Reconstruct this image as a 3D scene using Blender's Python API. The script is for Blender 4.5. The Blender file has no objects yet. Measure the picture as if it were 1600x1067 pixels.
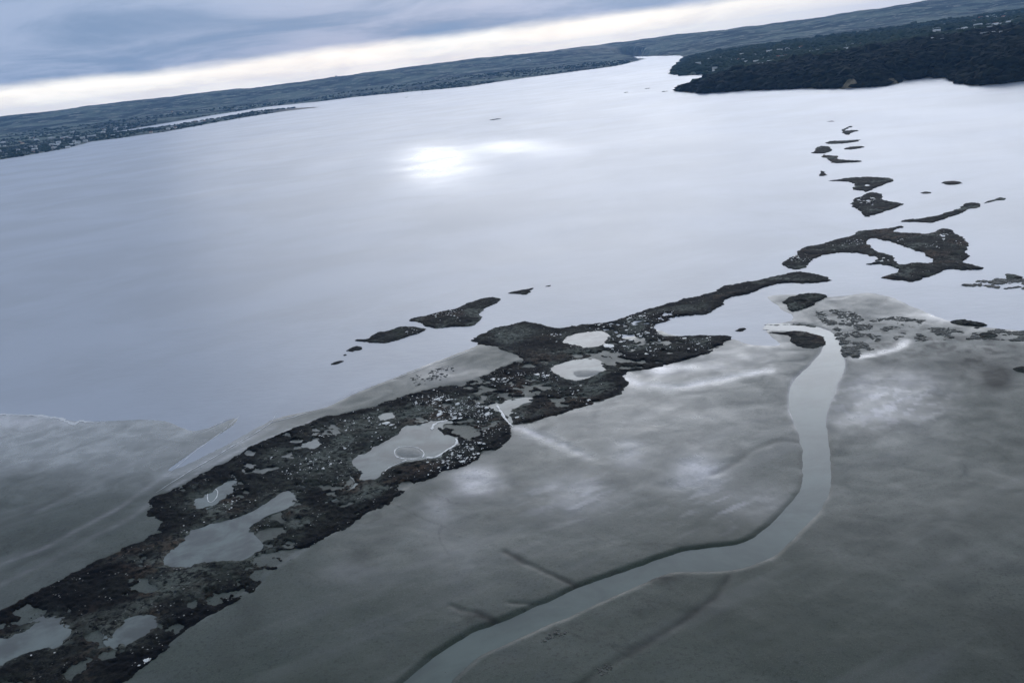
import bpy, math, random
import numpy as np
from mathutils import Matrix, Vector

SC = bpy.context.scene
COL = SC.collection
RNG = np.random.default_rng(7)
random.seed(7)

# ------------------------------------------------------------------ camera
H = 200.0                                   # height of the aircraft above the water, m
FPX = 35.0 / 36.0 * 1600.0                  # focal length in photograph pixels
ROLL = math.radians(7.0)
PITCH = math.atan(441.3 / FPX)
r0 = np.array([1.0, 0.0, 0.0])
u0 = np.array([0.0, math.sin(PITCH), math.cos(PITCH)])
fw = np.array([0.0, math.cos(PITCH), -math.sin(PITCH)])
CX = math.cos(ROLL) * r0 - math.sin(ROLL) * u0
CY = math.sin(ROLL) * r0 + math.cos(ROLL) * u0
cam_d = bpy.data.cameras.new('camera'); cam_d.lens = 35.0; cam_d.sensor_width = 36.0
cam_d.clip_start = 1.0; cam_d.clip_end = 90000.0
cam = bpy.data.objects.new('camera', cam_d); COL.objects.link(cam)
M = Matrix.Identity(4)
for i in range(3):
    M[i][0] = CX[i]; M[i][1] = CY[i]; M[i][2] = -fw[i]
M[2][3] = H
cam.matrix_world = M
SC.camera = cam


def ray(x, y):
    d = FPX * fw + (x - 800.0) * CX + (533.5 - y) * CY
    return d / np.linalg.norm(d)


def at(x, y, z=0.0):
    """point of the level z that the survey position (x, y) of the photograph lies on"""
    d = ray(x, y)
    t = (z - H) / d[2]
    return np.array([d[0] * t, d[1] * t])


# ------------------------------------------------------------------ light
g = ray(705, 240)
SUN = np.array([g[0], g[1], -g[2]]); SUN /= np.linalg.norm(SUN)
SUN_EL = math.asin(SUN[2]); SUN_AZ = math.atan2(SUN[0], SUN[1])
sun_d = bpy.data.lights.new('sun', 'SUN'); sun_d.energy = 0.33; sun_d.angle = math.radians(30.0)
sun_d.color = (1.0, 0.96, 0.9)
sun = bpy.data.objects.new('sun', sun_d); COL.objects.link(sun)
sun.rotation_euler = Vector(SUN).to_track_quat('Z', 'Y').to_euler()
sun.location = (0, 0, 3000)

vs = SC.view_settings
vs.view_transform = 'Standard'; vs.look = 'None'; vs.exposure = 0.0; vs.gamma = 1.0
vs.use_curve_mapping = False
SC.render.engine = 'CYCLES'
cy = SC.cycles
cy.use_denoising = True
cy.max_bounces = 5; cy.diffuse_bounces = 2; cy.glossy_bounces = 3; cy.volume_bounces = 1
cy.transmission_bounces = 2; cy.transparent_max_bounces = 4
cy.caustics_reflective = False; cy.caustics_refractive = False


class NT:
    """small helper for writing node trees"""
    def __init__(self, tree):
        self.t = tree; self.n = tree.nodes; self.l = tree.links

    def new(self, kind, **kw):
        n = self.n.new(kind)
        for k, v in kw.items():
            setattr(n, k, v)
        return n

    def put(self, sock, v):
        if isinstance(v, bpy.types.NodeSocket):
            self.l.new(v, sock)
        elif isinstance(v, (tuple, list)) and len(v) == 3 and sock.type == 'RGBA':
            sock.default_value = (*v, 1.0)
        else:
            sock.default_value = v

    def math(self, op, a, b=0.0, c=0.0, clamp=False):
        n = self.new('ShaderNodeMath', operation=op, use_clamp=clamp)
        self.put(n.inputs[0], a); self.put(n.inputs[1], b); self.put(n.inputs[2], c)
        return n.outputs[0]

    def ramp01(self, v, lo, hi, smooth=True):
        n = self.new('ShaderNodeMapRange')
        n.interpolation_type = 'SMOOTHSTEP' if smooth else 'LINEAR'
        self.put(n.inputs[0], v); n.inputs[1].default_value = lo; n.inputs[2].default_value = hi
        return n.outputs[0]

    def mapr(self, v, lo, hi, a, b):
        n = self.new('ShaderNodeMapRange')
        self.put(n.inputs[0], v)
        for i, q in enumerate((lo, hi, a, b)):
            n.inputs[i + 1].default_value = q
        return n.outputs[0]

    def mix(self, f, a, b, mode='MIX'):
        n = self.new('ShaderNodeMix', data_type='RGBA', blend_type=mode)
        self.put(n.inputs[0], f); self.put(n.inputs[6], a); self.put(n.inputs[7], b)
        return n.outputs[2]

    def vec(self, v, scale=(1, 1, 1), rot=(0, 0, 0)):
        n = self.new('ShaderNodeMapping')
        self.put(n.inputs[0], v); n.inputs[2].default_value = rot; n.inputs[3].default_value = scale
        return n.outputs[0]

    def noise(self, v, scale, detail=4.0, rough=0.55, dist=0.0):
        n = self.new('ShaderNodeTexNoise')
        self.put(n.inputs['Vector'], v); n.inputs['Scale'].default_value = scale
        n.inputs['Detail'].default_value = detail; n.inputs['Roughness'].default_value = rough
        n.inputs['Distortion'].default_value = dist
        return n.outputs[0]

    def bump(self, h, strength, dist, normal=None):
        n = self.new('ShaderNodeBump')
        n.inputs['Strength'].default_value = strength; n.inputs['Distance'].default_value = dist
        self.put(n.inputs['Height'], h)
        if normal is not None:
            self.put(n.inputs['Normal'], normal)
        return n.outputs[0]


world = bpy.data.worlds.new('World'); SC.world = world; world.use_nodes = True
w = NT(world.node_tree); w.n.clear()
tc = w.new('ShaderNodeTexCoord')
sep = w.new('ShaderNodeSeparateXYZ'); w.l.new(tc.outputs['Generated'], sep.inputs[0])
el = w.math('MULTIPLY', w.math('ARCSINE', sep.outputs[2]), 57.29578)
az = w.math('MULTIPLY', w.math('ARCTAN2', sep.outputs[0], sep.outputs[1]), 57.29578)
zz = w.math('ADD', w.math('MAXIMUM', sep.outputs[2], 0.0), 0.12)
comb = w.new('ShaderNodeCombineXYZ')
w.put(comb.inputs[0], w.math('DIVIDE', sep.outputs[0], zz)); w.put(comb.inputs[1], w.math('DIVIDE', sep.outputs[1], zz))
layer = comb.outputs[0]
n1 = w.noise(layer, 0.8, 7, 0.6, 0.5)
n2 = w.noise(w.vec(layer, (1.0, 0.5, 1.0)), 1.7, 5, 0.62, 0.3)
# underside of the cloud deck: slate blue with paler breaks, greyer overhead
deck = w.mix(w.ramp01(n1, 0.38, 0.62), (0.23, 0.335, 0.52), (0.36, 0.465, 0.67))
deck = w.mix(w.math('MULTIPLY', w.ramp01(n2, 0.48, 0.8), 0.2), deck, (0.46, 0.58, 0.82))
over = w.mix(w.ramp01(n1, 0.35, 0.7), (0.06, 0.075, 0.08), (0.15, 0.17, 0.185))
deck = w.mix(w.math('MULTIPLY', w.ramp01(el, 5.5, 14.0), 0.9), deck, (1.42, 1.62, 2.0))
deck = w.mix(w.ramp01(el, 18.0, 46.0), deck, over)
# thin bright cloud before the hidden sun, right of the middle, wide and soft
dx = w.math('DIVIDE', w.math('SUBTRACT', az, 22.0), 22.0)
dy = w.math('DIVIDE', w.math('SUBTRACT', el, 13.0), 5.5)
rr = w.math('ADD', w.math('MULTIPLY', dx, dx), w.math('MULTIPLY', dy, dy))
glow = w.math('POWER', 2.71828, w.math('MULTIPLY', rr, -1.0))
glow = w.math('MULTIPLY', glow, w.mapr(n2, 0.3, 0.7, 0.8, 1.2))
deck = w.mix(w.math('MULTIPLY', glow, 1.0, clamp=True), deck, (6.9, 7.1, 7.6))
# open strip under the deck along the horizon
edge = w.math('ADD', el, w.math('MULTIPLY', w.math('SUBTRACT', w.noise(w.vec(tc.outputs['Generated'], (1, 1, 5)), 6.0, 5, 0.6), 0.5), 0.9))
strip = w.mix(w.ramp01(n2, 0.4, 0.65), (1.28, 1.24, 1.15), (1.12, 1.08, 1.02))
strip = w.mix(w.ramp01(az, 8.0, 26.0), strip, (0.95, 0.95, 1.0))
clouds = w.mix(w.ramp01(edge, 1.15, 1.85), strip, deck)
bg_c = w.new('ShaderNodeBackground'); w.put(bg_c.inputs[0], clouds); bg_c.inputs[1].default_value = 1.0
sky = w.new('ShaderNodeTexSky', sky_type='NISHITA'); sky.sun_disc = False
sky.sun_elevation = SUN_EL; sky.sun_rotation = SUN_AZ; sky.altitude = 200.0
bg_s = w.new('ShaderNodeBackground'); w.l.new(sky.outputs[0], bg_s.inputs[0]); bg_s.inputs[1].default_value = 0.08
cover = w.mapr(n1, 0.3, 0.7, 1.0, 0.965)
mx = w.new('ShaderNodeMixShader'); w.put(mx.inputs[0], cover)
w.l.new(bg_s.outputs[0], mx.inputs[1]); w.l.new(bg_c.outputs[0], mx.inputs[2])
wo = w.new('ShaderNodeOutputWorld'); w.l.new(mx.outputs[0], wo.inputs[0])


# ------------------------------------------------------------------ helpers
def hash2(ix, iy, seed):
    n = (ix.astype(np.int64) * 374761393 + iy.astype(np.int64) * 668265263 + seed * 1274126177) & 0x7fffffff
    n = ((n ^ (n >> 13)) * 1103515245) & 0x7fffffff
    n = (n ^ (n >> 16)) & 0x7fffffff
    return n / float(0x7fffffff)


def vnoise(x, y, seed=0):
    ix = np.floor(x); iy = np.floor(y)
    fx = x - ix; fy = y - iy
    fx = fx * fx * (3 - 2 * fx); fy = fy * fy * (3 - 2 * fy)
    a = hash2(ix, iy, seed); b = hash2(ix + 1, iy, seed)
    c = hash2(ix, iy + 1, seed); d = hash2(ix + 1, iy + 1, seed)
    return (a * (1 - fx) + b * fx) * (1 - fy) + (c * (1 - fx) + d * fx) * fy * 1.0


def fbm(x, y, wave, octaves=4, seed=0, gain=0.5):
    """-1..1 noise with the given longest wavelength in metres"""
    s = np.zeros_like(x); a = 1.0; t = 0.0
    ca, sa = math.cos(0.6), math.sin(0.6)
    x = x / wave; y = y / wave
    for o in range(octaves):
        s += a * (vnoise(x + 17.3 * o, y - 9.1 * o, seed + o) * 2 - 1); t += a
        x, y = (ca * x - sa * y) * 2.03, (sa * x + ca * y) * 2.03
        a *= gain
    return s / t


def sstep(v, a, b):
    t = np.clip((v - a) / (b - a), 0, 1)
    return t * t * (3 - 2 * t)


def round_off(R, n=1, closed=True):
    """corner cutting"""
    R = np.asarray(R, float)
    for _ in range(n):
        if closed:
            B = np.roll(R, -1, axis=0)
            R = np.stack([R * 0.78 + B * 0.22, R * 0.22 + B * 0.78], 1).reshape(-1, 2)
        else:
            A, B = R[:-1], R[1:]
            R = np.vstack([R[:1], np.stack([A * 0.75 + B * 0.25, A * 0.25 + B * 0.75], 1).reshape(-1, 2), R[-1:]])
    return R


def ring_m(pts):
    return np.array([at(*p) for p in pts])


def rings_sd(px, py, rings):
    """signed distance (inside positive) to closed rings, even-odd"""
    shp = px.shape; px = px.ravel(); py = py.ravel()
    d2 = np.full(px.shape, 1e18); ins = np.zeros(px.shape, bool)
    for R in rings:
        A = R; B = np.roll(R, -1, axis=0)
        for (ax, ay), (bx, by) in zip(A, B):
            ex, ey = bx - ax, by - ay
            L = ex * ex + ey * ey + 1e-9
            t = np.clip(((px - ax) * ex + (py - ay) * ey) / L, 0, 1)
            qx = px - ax - t * ex; qy = py - ay - t * ey
            np.minimum(d2, qx * qx + qy * qy, out=d2)
            if ay != by:
                c = ((ay > py) != (by > py)) & (px < (bx - ax) * (py - ay) / (by - ay) + ax)
                ins ^= c
    d = np.sqrt(d2)
    return np.where(ins, d, -d).reshape(shp)


def line_d(px, py, pts, closed=False):
    L = ring_m(pts); d2 = np.full(px.shape, 1e18)
    for (ax, ay), (bx, by) in zip(L[:-1], L[1:]):
        ex, ey = bx - ax, by - ay
        t = np.clip(((px - ax) * ex + (py - ay) * ey) / (ex * ex + ey * ey + 1e-9), 0, 1)
        qx = px - ax - t * ex; qy = py - ay - t * ey
        np.minimum(d2, qx * qx + qy * qy, out=d2)
    return np.sqrt(d2)


def sd_of(px, py, groups, pad=60.0):
    """signed distance evaluated only near the rings, -pad elsewhere"""
    allp = np.vstack(groups)
    m = (px > allp[:, 0].min() - pad) & (px < allp[:, 0].max() + pad) & (py > allp[:, 1].min() - pad) & (py < allp[:, 1].max() + pad)
    out = np.full(px.shape, -pad)
    out[m] = rings_sd(px[m], py[m], groups)
    return out


def near_line(px, py, pts, pad=60.0):
    L = ring_m(pts)
    m = (px > L[:, 0].min() - pad) & (px < L[:, 0].max() + pad) & (py > L[:, 1].min() - pad) & (py < L[:, 1].max() + pad)
    out = np.full(px.shape, pad)
    out[m] = np.minimum(pad, line_d(px[m], py[m], pts))
    return out


def blob(px, py, cx, cy, wx, wy):
    """soft patch centred on the survey position (cx, cy) with pixel half widths turned into metres"""
    c = at(cx, cy); a = at(cx + wx, cy) - c; b = at(cx, cy + wy) - c
    Mx = np.linalg.inv(np.array([a, b]).T)
    u = Mx[0, 0] * (px - c[0]) + Mx[0, 1] * (py - c[1]); v = Mx[1, 0] * (px - c[0]) + Mx[1, 1] * (py - c[1])
    return np.exp(-(u * u + v * v))


def tag(o, label=None, cat=None, group=None, kind=None):
    if label: o['label'] = label
    if cat: o['category'] = cat
    if group: o['group'] = group
    if kind: o['kind'] = kind
    return o


def mesh_np(name, V, F, mat=None, smooth=True, attrs=None, fmat=None):
    """V (n,3), F (m,k) with k = 3 or 4"""
    me = bpy.data.meshes.new(name)
    V = np.asarray(V, np.float32); F = np.asarray(F, np.int32); k = F.shape[1]
    me.vertices.add(len(V)); me.vertices.foreach_set('co', V.ravel())
    me.loops.add(F.size); me.loops.foreach_set('vertex_index', F.ravel())
    me.polygons.add(len(F)); me.polygons.foreach_set('loop_start', np.arange(0, F.size, k, dtype=np.int32))
    me.polygons.foreach_set('loop_total', np.full(len(F), k, np.int32))
    mats = mat if isinstance(mat, (list, tuple)) else ([mat] if mat else [])
    for m in mats: me.materials.append(m)
    if fmat is not None: me.polygons.foreach_set('material_index', np.asarray(fmat, np.int32))
    me.polygons.foreach_set('use_smooth', np.full(len(F), smooth))
    for an, av in (attrs or {}).items():
        a = me.attributes.new(an, 'FLOAT_COLOR', 'POINT')
        a.data.foreach_set('color', np.asarray(av, np.float32).ravel())
    me.update(calc_edges=True)
    return me


def obj(name, me, parent=None, loc=(0, 0, 0), rz=0.0, scale=(1, 1, 1)):
    o = bpy.data.objects.new(name, me); COL.objects.link(o)
    o.location = loc; o.rotation_euler = (0, 0, rz); o.scale = scale
    if parent: o.parent = parent
    return o


def grid_faces(nr, nc, keep=None):
    i = np.arange(nr - 1)[:, None] * nc + np.arange(nc - 1)[None, :]
    F = np.stack([i, i + 1, i + nc + 1, i + nc], -1).reshape(-1, 4)
    if keep is not None: F = F[keep.ravel()]
    return F


def compact(V, F, attrs):
    used = np.zeros(len(V), bool); used[F.ravel()] = True
    idx = np.cumsum(used) - 1
    return V[used], idx[F], {k: a[used] for k, a in attrs.items()}


# ------------------------------------------------------------------ materials
def material(name):
    m = bpy.data.materials.new(name); m.use_nodes = True
    t = NT(m.node_tree); t.n.clear()
    o = t.new('ShaderNodeOutputMaterial'); b = t.new('ShaderNodeBsdfPrincipled')
    t.l.new(b.outputs[0], o.inputs[0])
    geo = t.new('ShaderNodeNewGeometry')
    return m, t, b, geo.outputs['Position']


def attr(t, name='tone'):
    a = t.new('ShaderNodeAttribute', attribute_name=name)
    s = t.new('ShaderNodeSeparateColor'); t.l.new(a.outputs['Color'], s.inputs[0])
    return s.outputs[0], s.outputs[1], s.outputs[2], a.outputs['Alpha']


def water_mat(name, shallow, rough_lo, rough_hi, ripple=0.05, ior=1.38, calm=False, spec=0.5, bed=0.004, vary=0.14):
    m, t, b, P = material(name)
    drift = t.noise(t.vec(P, (1.0, 0.45, 1.0), (0, 0, 0.5)), 0.0024, 6, 0.55, 0.6)
    slick = t.noise(t.vec(P, (0.35, 1.0, 1.0), (0, 0, -0.35)), 0.012, 5, 0.6, 0.3)
    silt = t.noise(P, bed, 5, 0.6, 0.4)
    c = t.mix(t.ramp01(silt, 0.35, 0.65), tuple(q * (1 - vary) for q in shallow), tuple(min(1, q * (1 + vary * 0.85)) for q in shallow))
    t.put(b.inputs['Base Color'], c)
    r = t.math('ADD', t.mapr(drift, 0.35, 0.65, rough_lo, rough_hi), t.mapr(slick, 0.3, 0.7, -0.008, 0.008))
    if calm:
        # glassy slicks lying on the ruffled water
        wob = t.math('MULTIPLY', t.math('SUBTRACT', t.noise(P, 0.006, 6, 0.68), 0.5), 3.2)
        for (cx, cy_, wx, wy, k) in [(680, 250, 62, 33, 0.185), (805, 229, 66, 12, 0.13)]:
            c0 = at(cx, cy_); c1 = at(cx + wx, cy_) - c0; c2 = at(cx, cy_ + wy) - c0
            iv = np.linalg.inv(np.array([c1, c2]).T)
            sp = t.new('ShaderNodeSeparateXYZ'); t.l.new(P, sp.inputs[0])
            ddx = t.math('SUBTRACT', sp.outputs[0], float(c0[0])); ddy = t.math('SUBTRACT', sp.outputs[1], float(c0[1]))
            u_ = t.math('ADD', t.math('MULTIPLY', ddx, float(iv[0, 0])), t.math('MULTIPLY', ddy, float(iv[0, 1])))
            v_ = t.math('ADD', t.math('MULTIPLY', ddx, float(iv[1, 0])), t.math('MULTIPLY', ddy, float(iv[1, 1])))
            r2 = t.math('MAXIMUM', t.math('ADD', wob, t.math('ADD', t.math('MULTIPLY', u_, u_), t.math('MULTIPLY', v_, v_))), 0.0)
            r = t.math('SUBTRACT', r, t.math('MULTIPLY', t.math('POWER', 2.71828, t.math('MULTIPLY', r2, -1.0)), k))
    t.put(b.inputs['Roughness'], r)
    b.inputs['IOR'].default_value = ior; b.inputs['Specular IOR Level'].default_value = spec
    w1 = t.noise(t.vec(P, (0.6, 1.0, 1.0), (0, 0, 0.4)), 0.16, 5, 0.62)
    w2 = t.noise(P, 1.1, 3, 0.6)
    n = t.bump(w1, 0.5, ripple * 9)
    n = t.bump(w2, 0.4, ripple, n)
    t.put(b.inputs['Normal'], n)
    return m


MAT_SEA = water_mat('sea_water', (0.235, 0.275, 0.345), 0.405, 0.43, ior=1.5, calm=True)
MAT_CHAN = water_mat('channel_water', (0.10, 0.128, 0.115), 0.26, 0.32, 0.006, spec=0.34, bed=0.03, vary=0.22)
MAT_POOL = water_mat('pool_water', (0.085, 0.108, 0.10), 0.25, 0.36, 0.01, spec=0.32, bed=0.05, vary=0.5)

MAT_MUD, t, b, P = material('tidal_mud')
R_, G_, B_, A_ = attr(t)           # R pale shell sand and painted wet glints, G dark silt and painted vignette, B water film, A olive algae
big = t.noise(P, 0.010, 6, 0.6, 0.5); mid = t.noise(P, 0.06, 5, 0.6, 0.6); fine = t.noise(P, 0.7, 4, 0.65)
c = t.mix(t.ramp01(big, 0.35, 0.68), (0.036, 0.052, 0.038), (0.066, 0.082, 0.066))
c = t.mix(t.math('MULTIPLY', t.ramp01(mid, 0.45, 0.7), 0.35), c, (0.09, 0.10, 0.105))
c = t.mix(t.math('MULTIPLY', t.ramp01(fine, 0.48, 0.72), 0.75), c, (0.016, 0.021, 0.015))
vf = t.noise(P, 2.2, 3, 0.7)
c = t.mix(t.math('MULTIPLY', t.ramp01(vf, 0.5, 0.7), 0.6), c, (0.125, 0.14, 0.122))
c = t.mix(t.math('MULTIPLY', A_, 0.7), c, (0.034, 0.045, 0.03))
c = t.mix(t.math('MULTIPLY', R_, t.mapr(fine, 0.3, 0.7, 0.65, 1.1), clamp=True), c, (0.56, 0.54, 0.57))
c = t.mix(t.math('MULTIPLY', G_, t.mapr(mid, 0.3, 0.7, 0.7, 1.1), clamp=True), c, (0.035, 0.036, 0.031))
t.put(b.inputs['Base Color'], c)
rg = t.mapr(mid, 0.3, 0.7, 0.40, 0.58)
t.put(b.inputs['Roughness'], t.math('SUBTRACT', rg, t.math('MULTIPLY', B_, 0.22)))
b.inputs['IOR'].default_value = 1.38
t.put(b.inputs['Specular IOR Level'], t.math('MULTIPLY', t.mapr(B_, 0.0, 1.0, 0.19, 0.50), t.mapr(G_, 0.0, 1.0, 1.0, 0.22)))
rip = t.noise(t.vec(P, (1.0, 0.28, 1.0), (0, 0, -0.5)), 0.28, 5, 0.65, 0.6)
n = t.bump(rip, 0.4, 0.10)
n = t.bump(mid, 0.4, 0.3, n); n = t.bump(fine, 0.5, 0.075, n)
t.put(b.inputs['Normal'], n)

MAT_REEF, t, b, P = material('mussel_rock')
R_, G_, B_, A_ = attr(t)           # R silt cover, G black weed, B brown weed
f1 = t.noise(P, 0.35, 6, 0.7, 0.4); f2 = t.noise(P, 1.6, 5, 0.7); f0 = t.noise(P, 0.06, 5, 0.6, 0.4)
c = t.mix(t.ramp01(f1, 0.40, 0.66), (0.003, 0.0033, 0.003), (0.026, 0.028, 0.022))
c = t.mix(t.math('MULTIPLY', t.ramp01(f2, 0.52, 0.72), 0.6), c, (0.115, 0.115, 0.10))
c = t.mix(t.math('MULTIPLY', t.ramp01(f0, 0.5, 0.68), 0.45), c, (0.055, 0.066, 0.052))
c = t.mix(t.math('MULTIPLY', B_, t.ramp01(f1, 0.42, 0.6)), c, (0.085, 0.058, 0.042))
c = t.mix(t.math('MULTIPLY', R_, t.ramp01(f1, 0.38, 0.58), clamp=True), c, (0.13, 0.145, 0.125))
c = t.mix(G_, c, (0.0025, 0.0028, 0.003))
vor = t.new('ShaderNodeTexVoronoi', feature='F1'); t.put(vor.inputs['Vector'], P); vor.inputs['Scale'].default_value = 0.8
t.put(vor.inputs['Scale'], 0.55)
spk = t.math('MULTIPLY', t.math('LESS_THAN', vor.outputs['Distance'], 0.2), t.ramp01(t.noise(P, 0.15, 3, 0.6), 0.55, 0.65))
c = t.mix(t.math('MULTIPLY', spk, A_), c, (0.42, 0.42, 0.40))
t.put(b.inputs['Base Color'], c)
t.put(b.inputs['Roughness'], t.mapr(f2, 0.3, 0.7, 0.6, 0.95)); b.inputs['IOR'].default_value = 1.35
b.inputs['Specular IOR Level'].default_value = 0.07
t.put(b.inputs['Normal'], t.bump(f2, 0.8, 0.35, t.bump(f1, 0.6, 0.8)))

MAT_SHELL, t, b, P = material('oyster_shell')
f1 = t.noise(P, 1.2, 4, 0.7)
t.put(b.inputs['Base Color'], t.mix(t.ramp01(f1, 0.35, 0.65), (0.55, 0.56, 0.55), (0.85, 0.85, 0.83)))
b.inputs['Roughness'].default_value = 0.45
t.put(b.inputs['Normal'], t.bump(f1, 0.6, 0.15))

MAT_CLUMP, t, b, P = material('mussel_clump')
f1 = t.noise(P, 0.8, 4, 0.7)
t.put(b.inputs['Base Color'], t.mix(f1, (0.022, 0.024, 0.02), (0.075, 0.078, 0.066)))
b.inputs['Roughness'].default_value = 0.7

MAT_FOAM, t, b, P = material('foam')
f1 = t.noise(P, 0.5, 4, 0.7)
t.put(b.inputs['Base Color'], t.mix(f1, (0.45, 0.47, 0.50), (0.85, 0.86, 0.87))); b.inputs['Roughness'].default_value = 0.6

MAT_LAND, t, b, P = material('far_land')
R_, G_, B_, A_ = attr(t)           # R sand, G woodland, B built up
f0 = t.noise(P, 0.0016, 6, 0.62, 0.5); f1 = t.noise(P, 0.006, 5, 0.65, 0.3); f2 = t.noise(P, 0.03, 4, 0.7)
c = t.mix(t.ramp01(f0, 0.42, 0.6), (0.020, 0.036, 0.034), (0.14, 0.18, 0.14))
c = t.mix(t.math('MULTIPLY', t.ramp01(f1, 0.52, 0.66), 0.8), c, (0.36, 0.37, 0.30))
c = t.mix(t.math('MULTIPLY', t.ramp01(f2, 0.52, 0.64), 0.6), c, (0.018, 0.028, 0.018))
c = t.mix(t.math('MULTIPLY', B_, t.ramp01(f2, 0.45, 0.7)), c, (0.30, 0.31, 0.30))
c = t.mix(t.math('MULTIPLY', G_, 0.95), c, (0.006, 0.008, 0.006))
c = t.mix(R_, c, (0.33, 0.30, 0.25))
t.put(b.inputs['Base Color'], c); b.inputs['Roughness'].default_value = 0.95
b.inputs['Specular IOR Level'].default_value = 0.1
t.put(b.inputs['Normal'], t.bump(f2, 0.7, 12.0))


def plain(name, c0, c1, scale, rough=0.8, bump=0.0):
    m, t, b, P = material(name)
    f = t.noise(P, scale, 4, 0.65)
    t.put(b.inputs['Base Color'], t.mix(t.ramp01(f, 0.35, 0.65), c0, c1)); b.inputs['Roughness'].default_value = rough
    b.inputs['Specular IOR Level'].default_value = 0.2
    if bump: t.put(b.inputs['Normal'], t.bump(f, 0.7, bump))
    return m


MAT_CROWN = plain('tree_crown', (0.005, 0.007, 0.005), (0.014, 0.018, 0.012), 0.03, 0.95)
MAT_CROWN2 = plain('shelter_belt', (0.018, 0.030, 0.018), (0.040, 0.058, 0.034), 0.02, 0.9)
MAT_WALLP = plain('pale_wall', (0.36, 0.37, 0.36), (0.60, 0.60, 0.58), 0.02)
MAT_WALLC = plain('cream_wall', (0.50, 0.45, 0.36), (0.62, 0.57, 0.47), 0.02)
MAT_ROOFG = plain('grey_roof', (0.20, 0.22, 0.23), (0.34, 0.36, 0.37), 0.05)
MAT_ROOFR = plain('red_roof', (0.20, 0.09, 0.06), (0.28, 0.13, 0.09), 0.05)
MAT_ROOFW = plain('white_roof', (0.40, 0.44, 0.45), (0.66, 0.68, 0.69), 0.02, 0.6)
MAT_CLIFF = plain('cliff_clay', (0.09, 0.08, 0.055), (0.22, 0.19, 0.13), 0.05, 0.9, 2.0)
MAT_SAND = plain('wet_sand', (0.16, 0.17, 0.165), (0.22, 0.23, 0.22), 0.3, 0.5, 0.1)
MAT_HULL = plain('white_hull', (0.7, 0.7, 0.7), (0.8, 0.8, 0.8), 1.0, 0.4)
MAT_POST = plain('dark_post', (0.03, 0.03, 0.03), (0.06, 0.055, 0.05), 1.0, 0.8)
MAT_GLASS = plain('dark_window', (0.02, 0.025, 0.03), (0.04, 0.045, 0.05), 1.0, 0.15)

# ------------------------------------------------------------------ survey outlines (positions on the photograph, put on the ground by at())
def C5(*p): return [(1200 + x / 4, 180 + y / 4) for x, y in p]
def C6(*p): return [(1100 + x / 3.2, 400 + y / 3.2) for x, y in p]
def C7(*p): return [(700 + x / 3.2, 400 + y / 3.2) for x, y in p]
def C8(*p): return [(400 + x / 4, 430 + y / 4) for x, y in p]
def C4(*p): return [(500 + x / 4, 600 + y / 4) for x, y in p]

CHAN_L0 = [(1194, 513), (1240, 516), (1270, 520), (1290, 530), (1292, 545), (1280, 560), (1262, 580), (1245, 597), (1237, 625), (1240, 645), (1250, 670), (1258, 700), (1262, 735), (1258, 765), (1240, 790), (1215, 815), (1190, 835), (1160, 853), (1120, 860), (1080, 864), (1040, 875), (990, 893), (900, 922), (830, 955), (780, 980), (740, 995), (700, 1020), (660, 1050), (600, 1100), (560, 1150)]
CHAN_R0 = [(1198, 508), (1240, 507), (1275, 512), (1298, 522), (1310, 540), (1316, 560), (1310, 580), (1300, 605), (1292, 625), (1286, 645), (1285, 670), (1290, 700), (1292, 730), (1290, 765), (1278, 790), (1258, 815), (1240, 838), (1210, 862), (1170, 880), (1130, 888), (1090, 889), (1050, 890), (1010, 905), (960, 928), (900, 957), (850, 975), (790, 1000), (740, 1020), (700, 1055), (660, 1105), (630, 1150)]
CHAN_L = [tuple(p) for p in round_off(CHAN_L0, 2, False)]; CHAN_R = [tuple(p) for p in round_off(CHAN_R0[:len(CHAN_L0)], 2, False)]
MUD = [(-900, 700), (-400, 652), (-80, 640), (0, 648), (60, 648), (112, 658), (160, 658), (220, 655), (258, 657), (282, 667), (300, 674), (330, 667), (372, 650), (366, 664), (310, 700), (250, 742), (300, 722), (350, 697), (400, 668), (432, 652), (500, 640), (560, 612), (640, 580), (735, 545), (760, 530), (860, 530), (980, 530), (1022, 512), (1060, 526), (1140, 528), (1175, 539), (1225, 541), (1205, 525), (1194, 514), (1195, 506), (1238, 503), (1240, 494), (1225, 486), (1200, 468), (1199, 462), (1230, 459), (1290, 464), (1330, 461), (1358, 456), (1405, 468), (1440, 486), (1480, 502), (1540, 512), (1600, 517), (1720, 528), (2000, 545), (2600, 600), (3200, 1500), (1700, 2400), (800, 2600), (-300, 2400), (-1600, 1500)]
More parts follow.
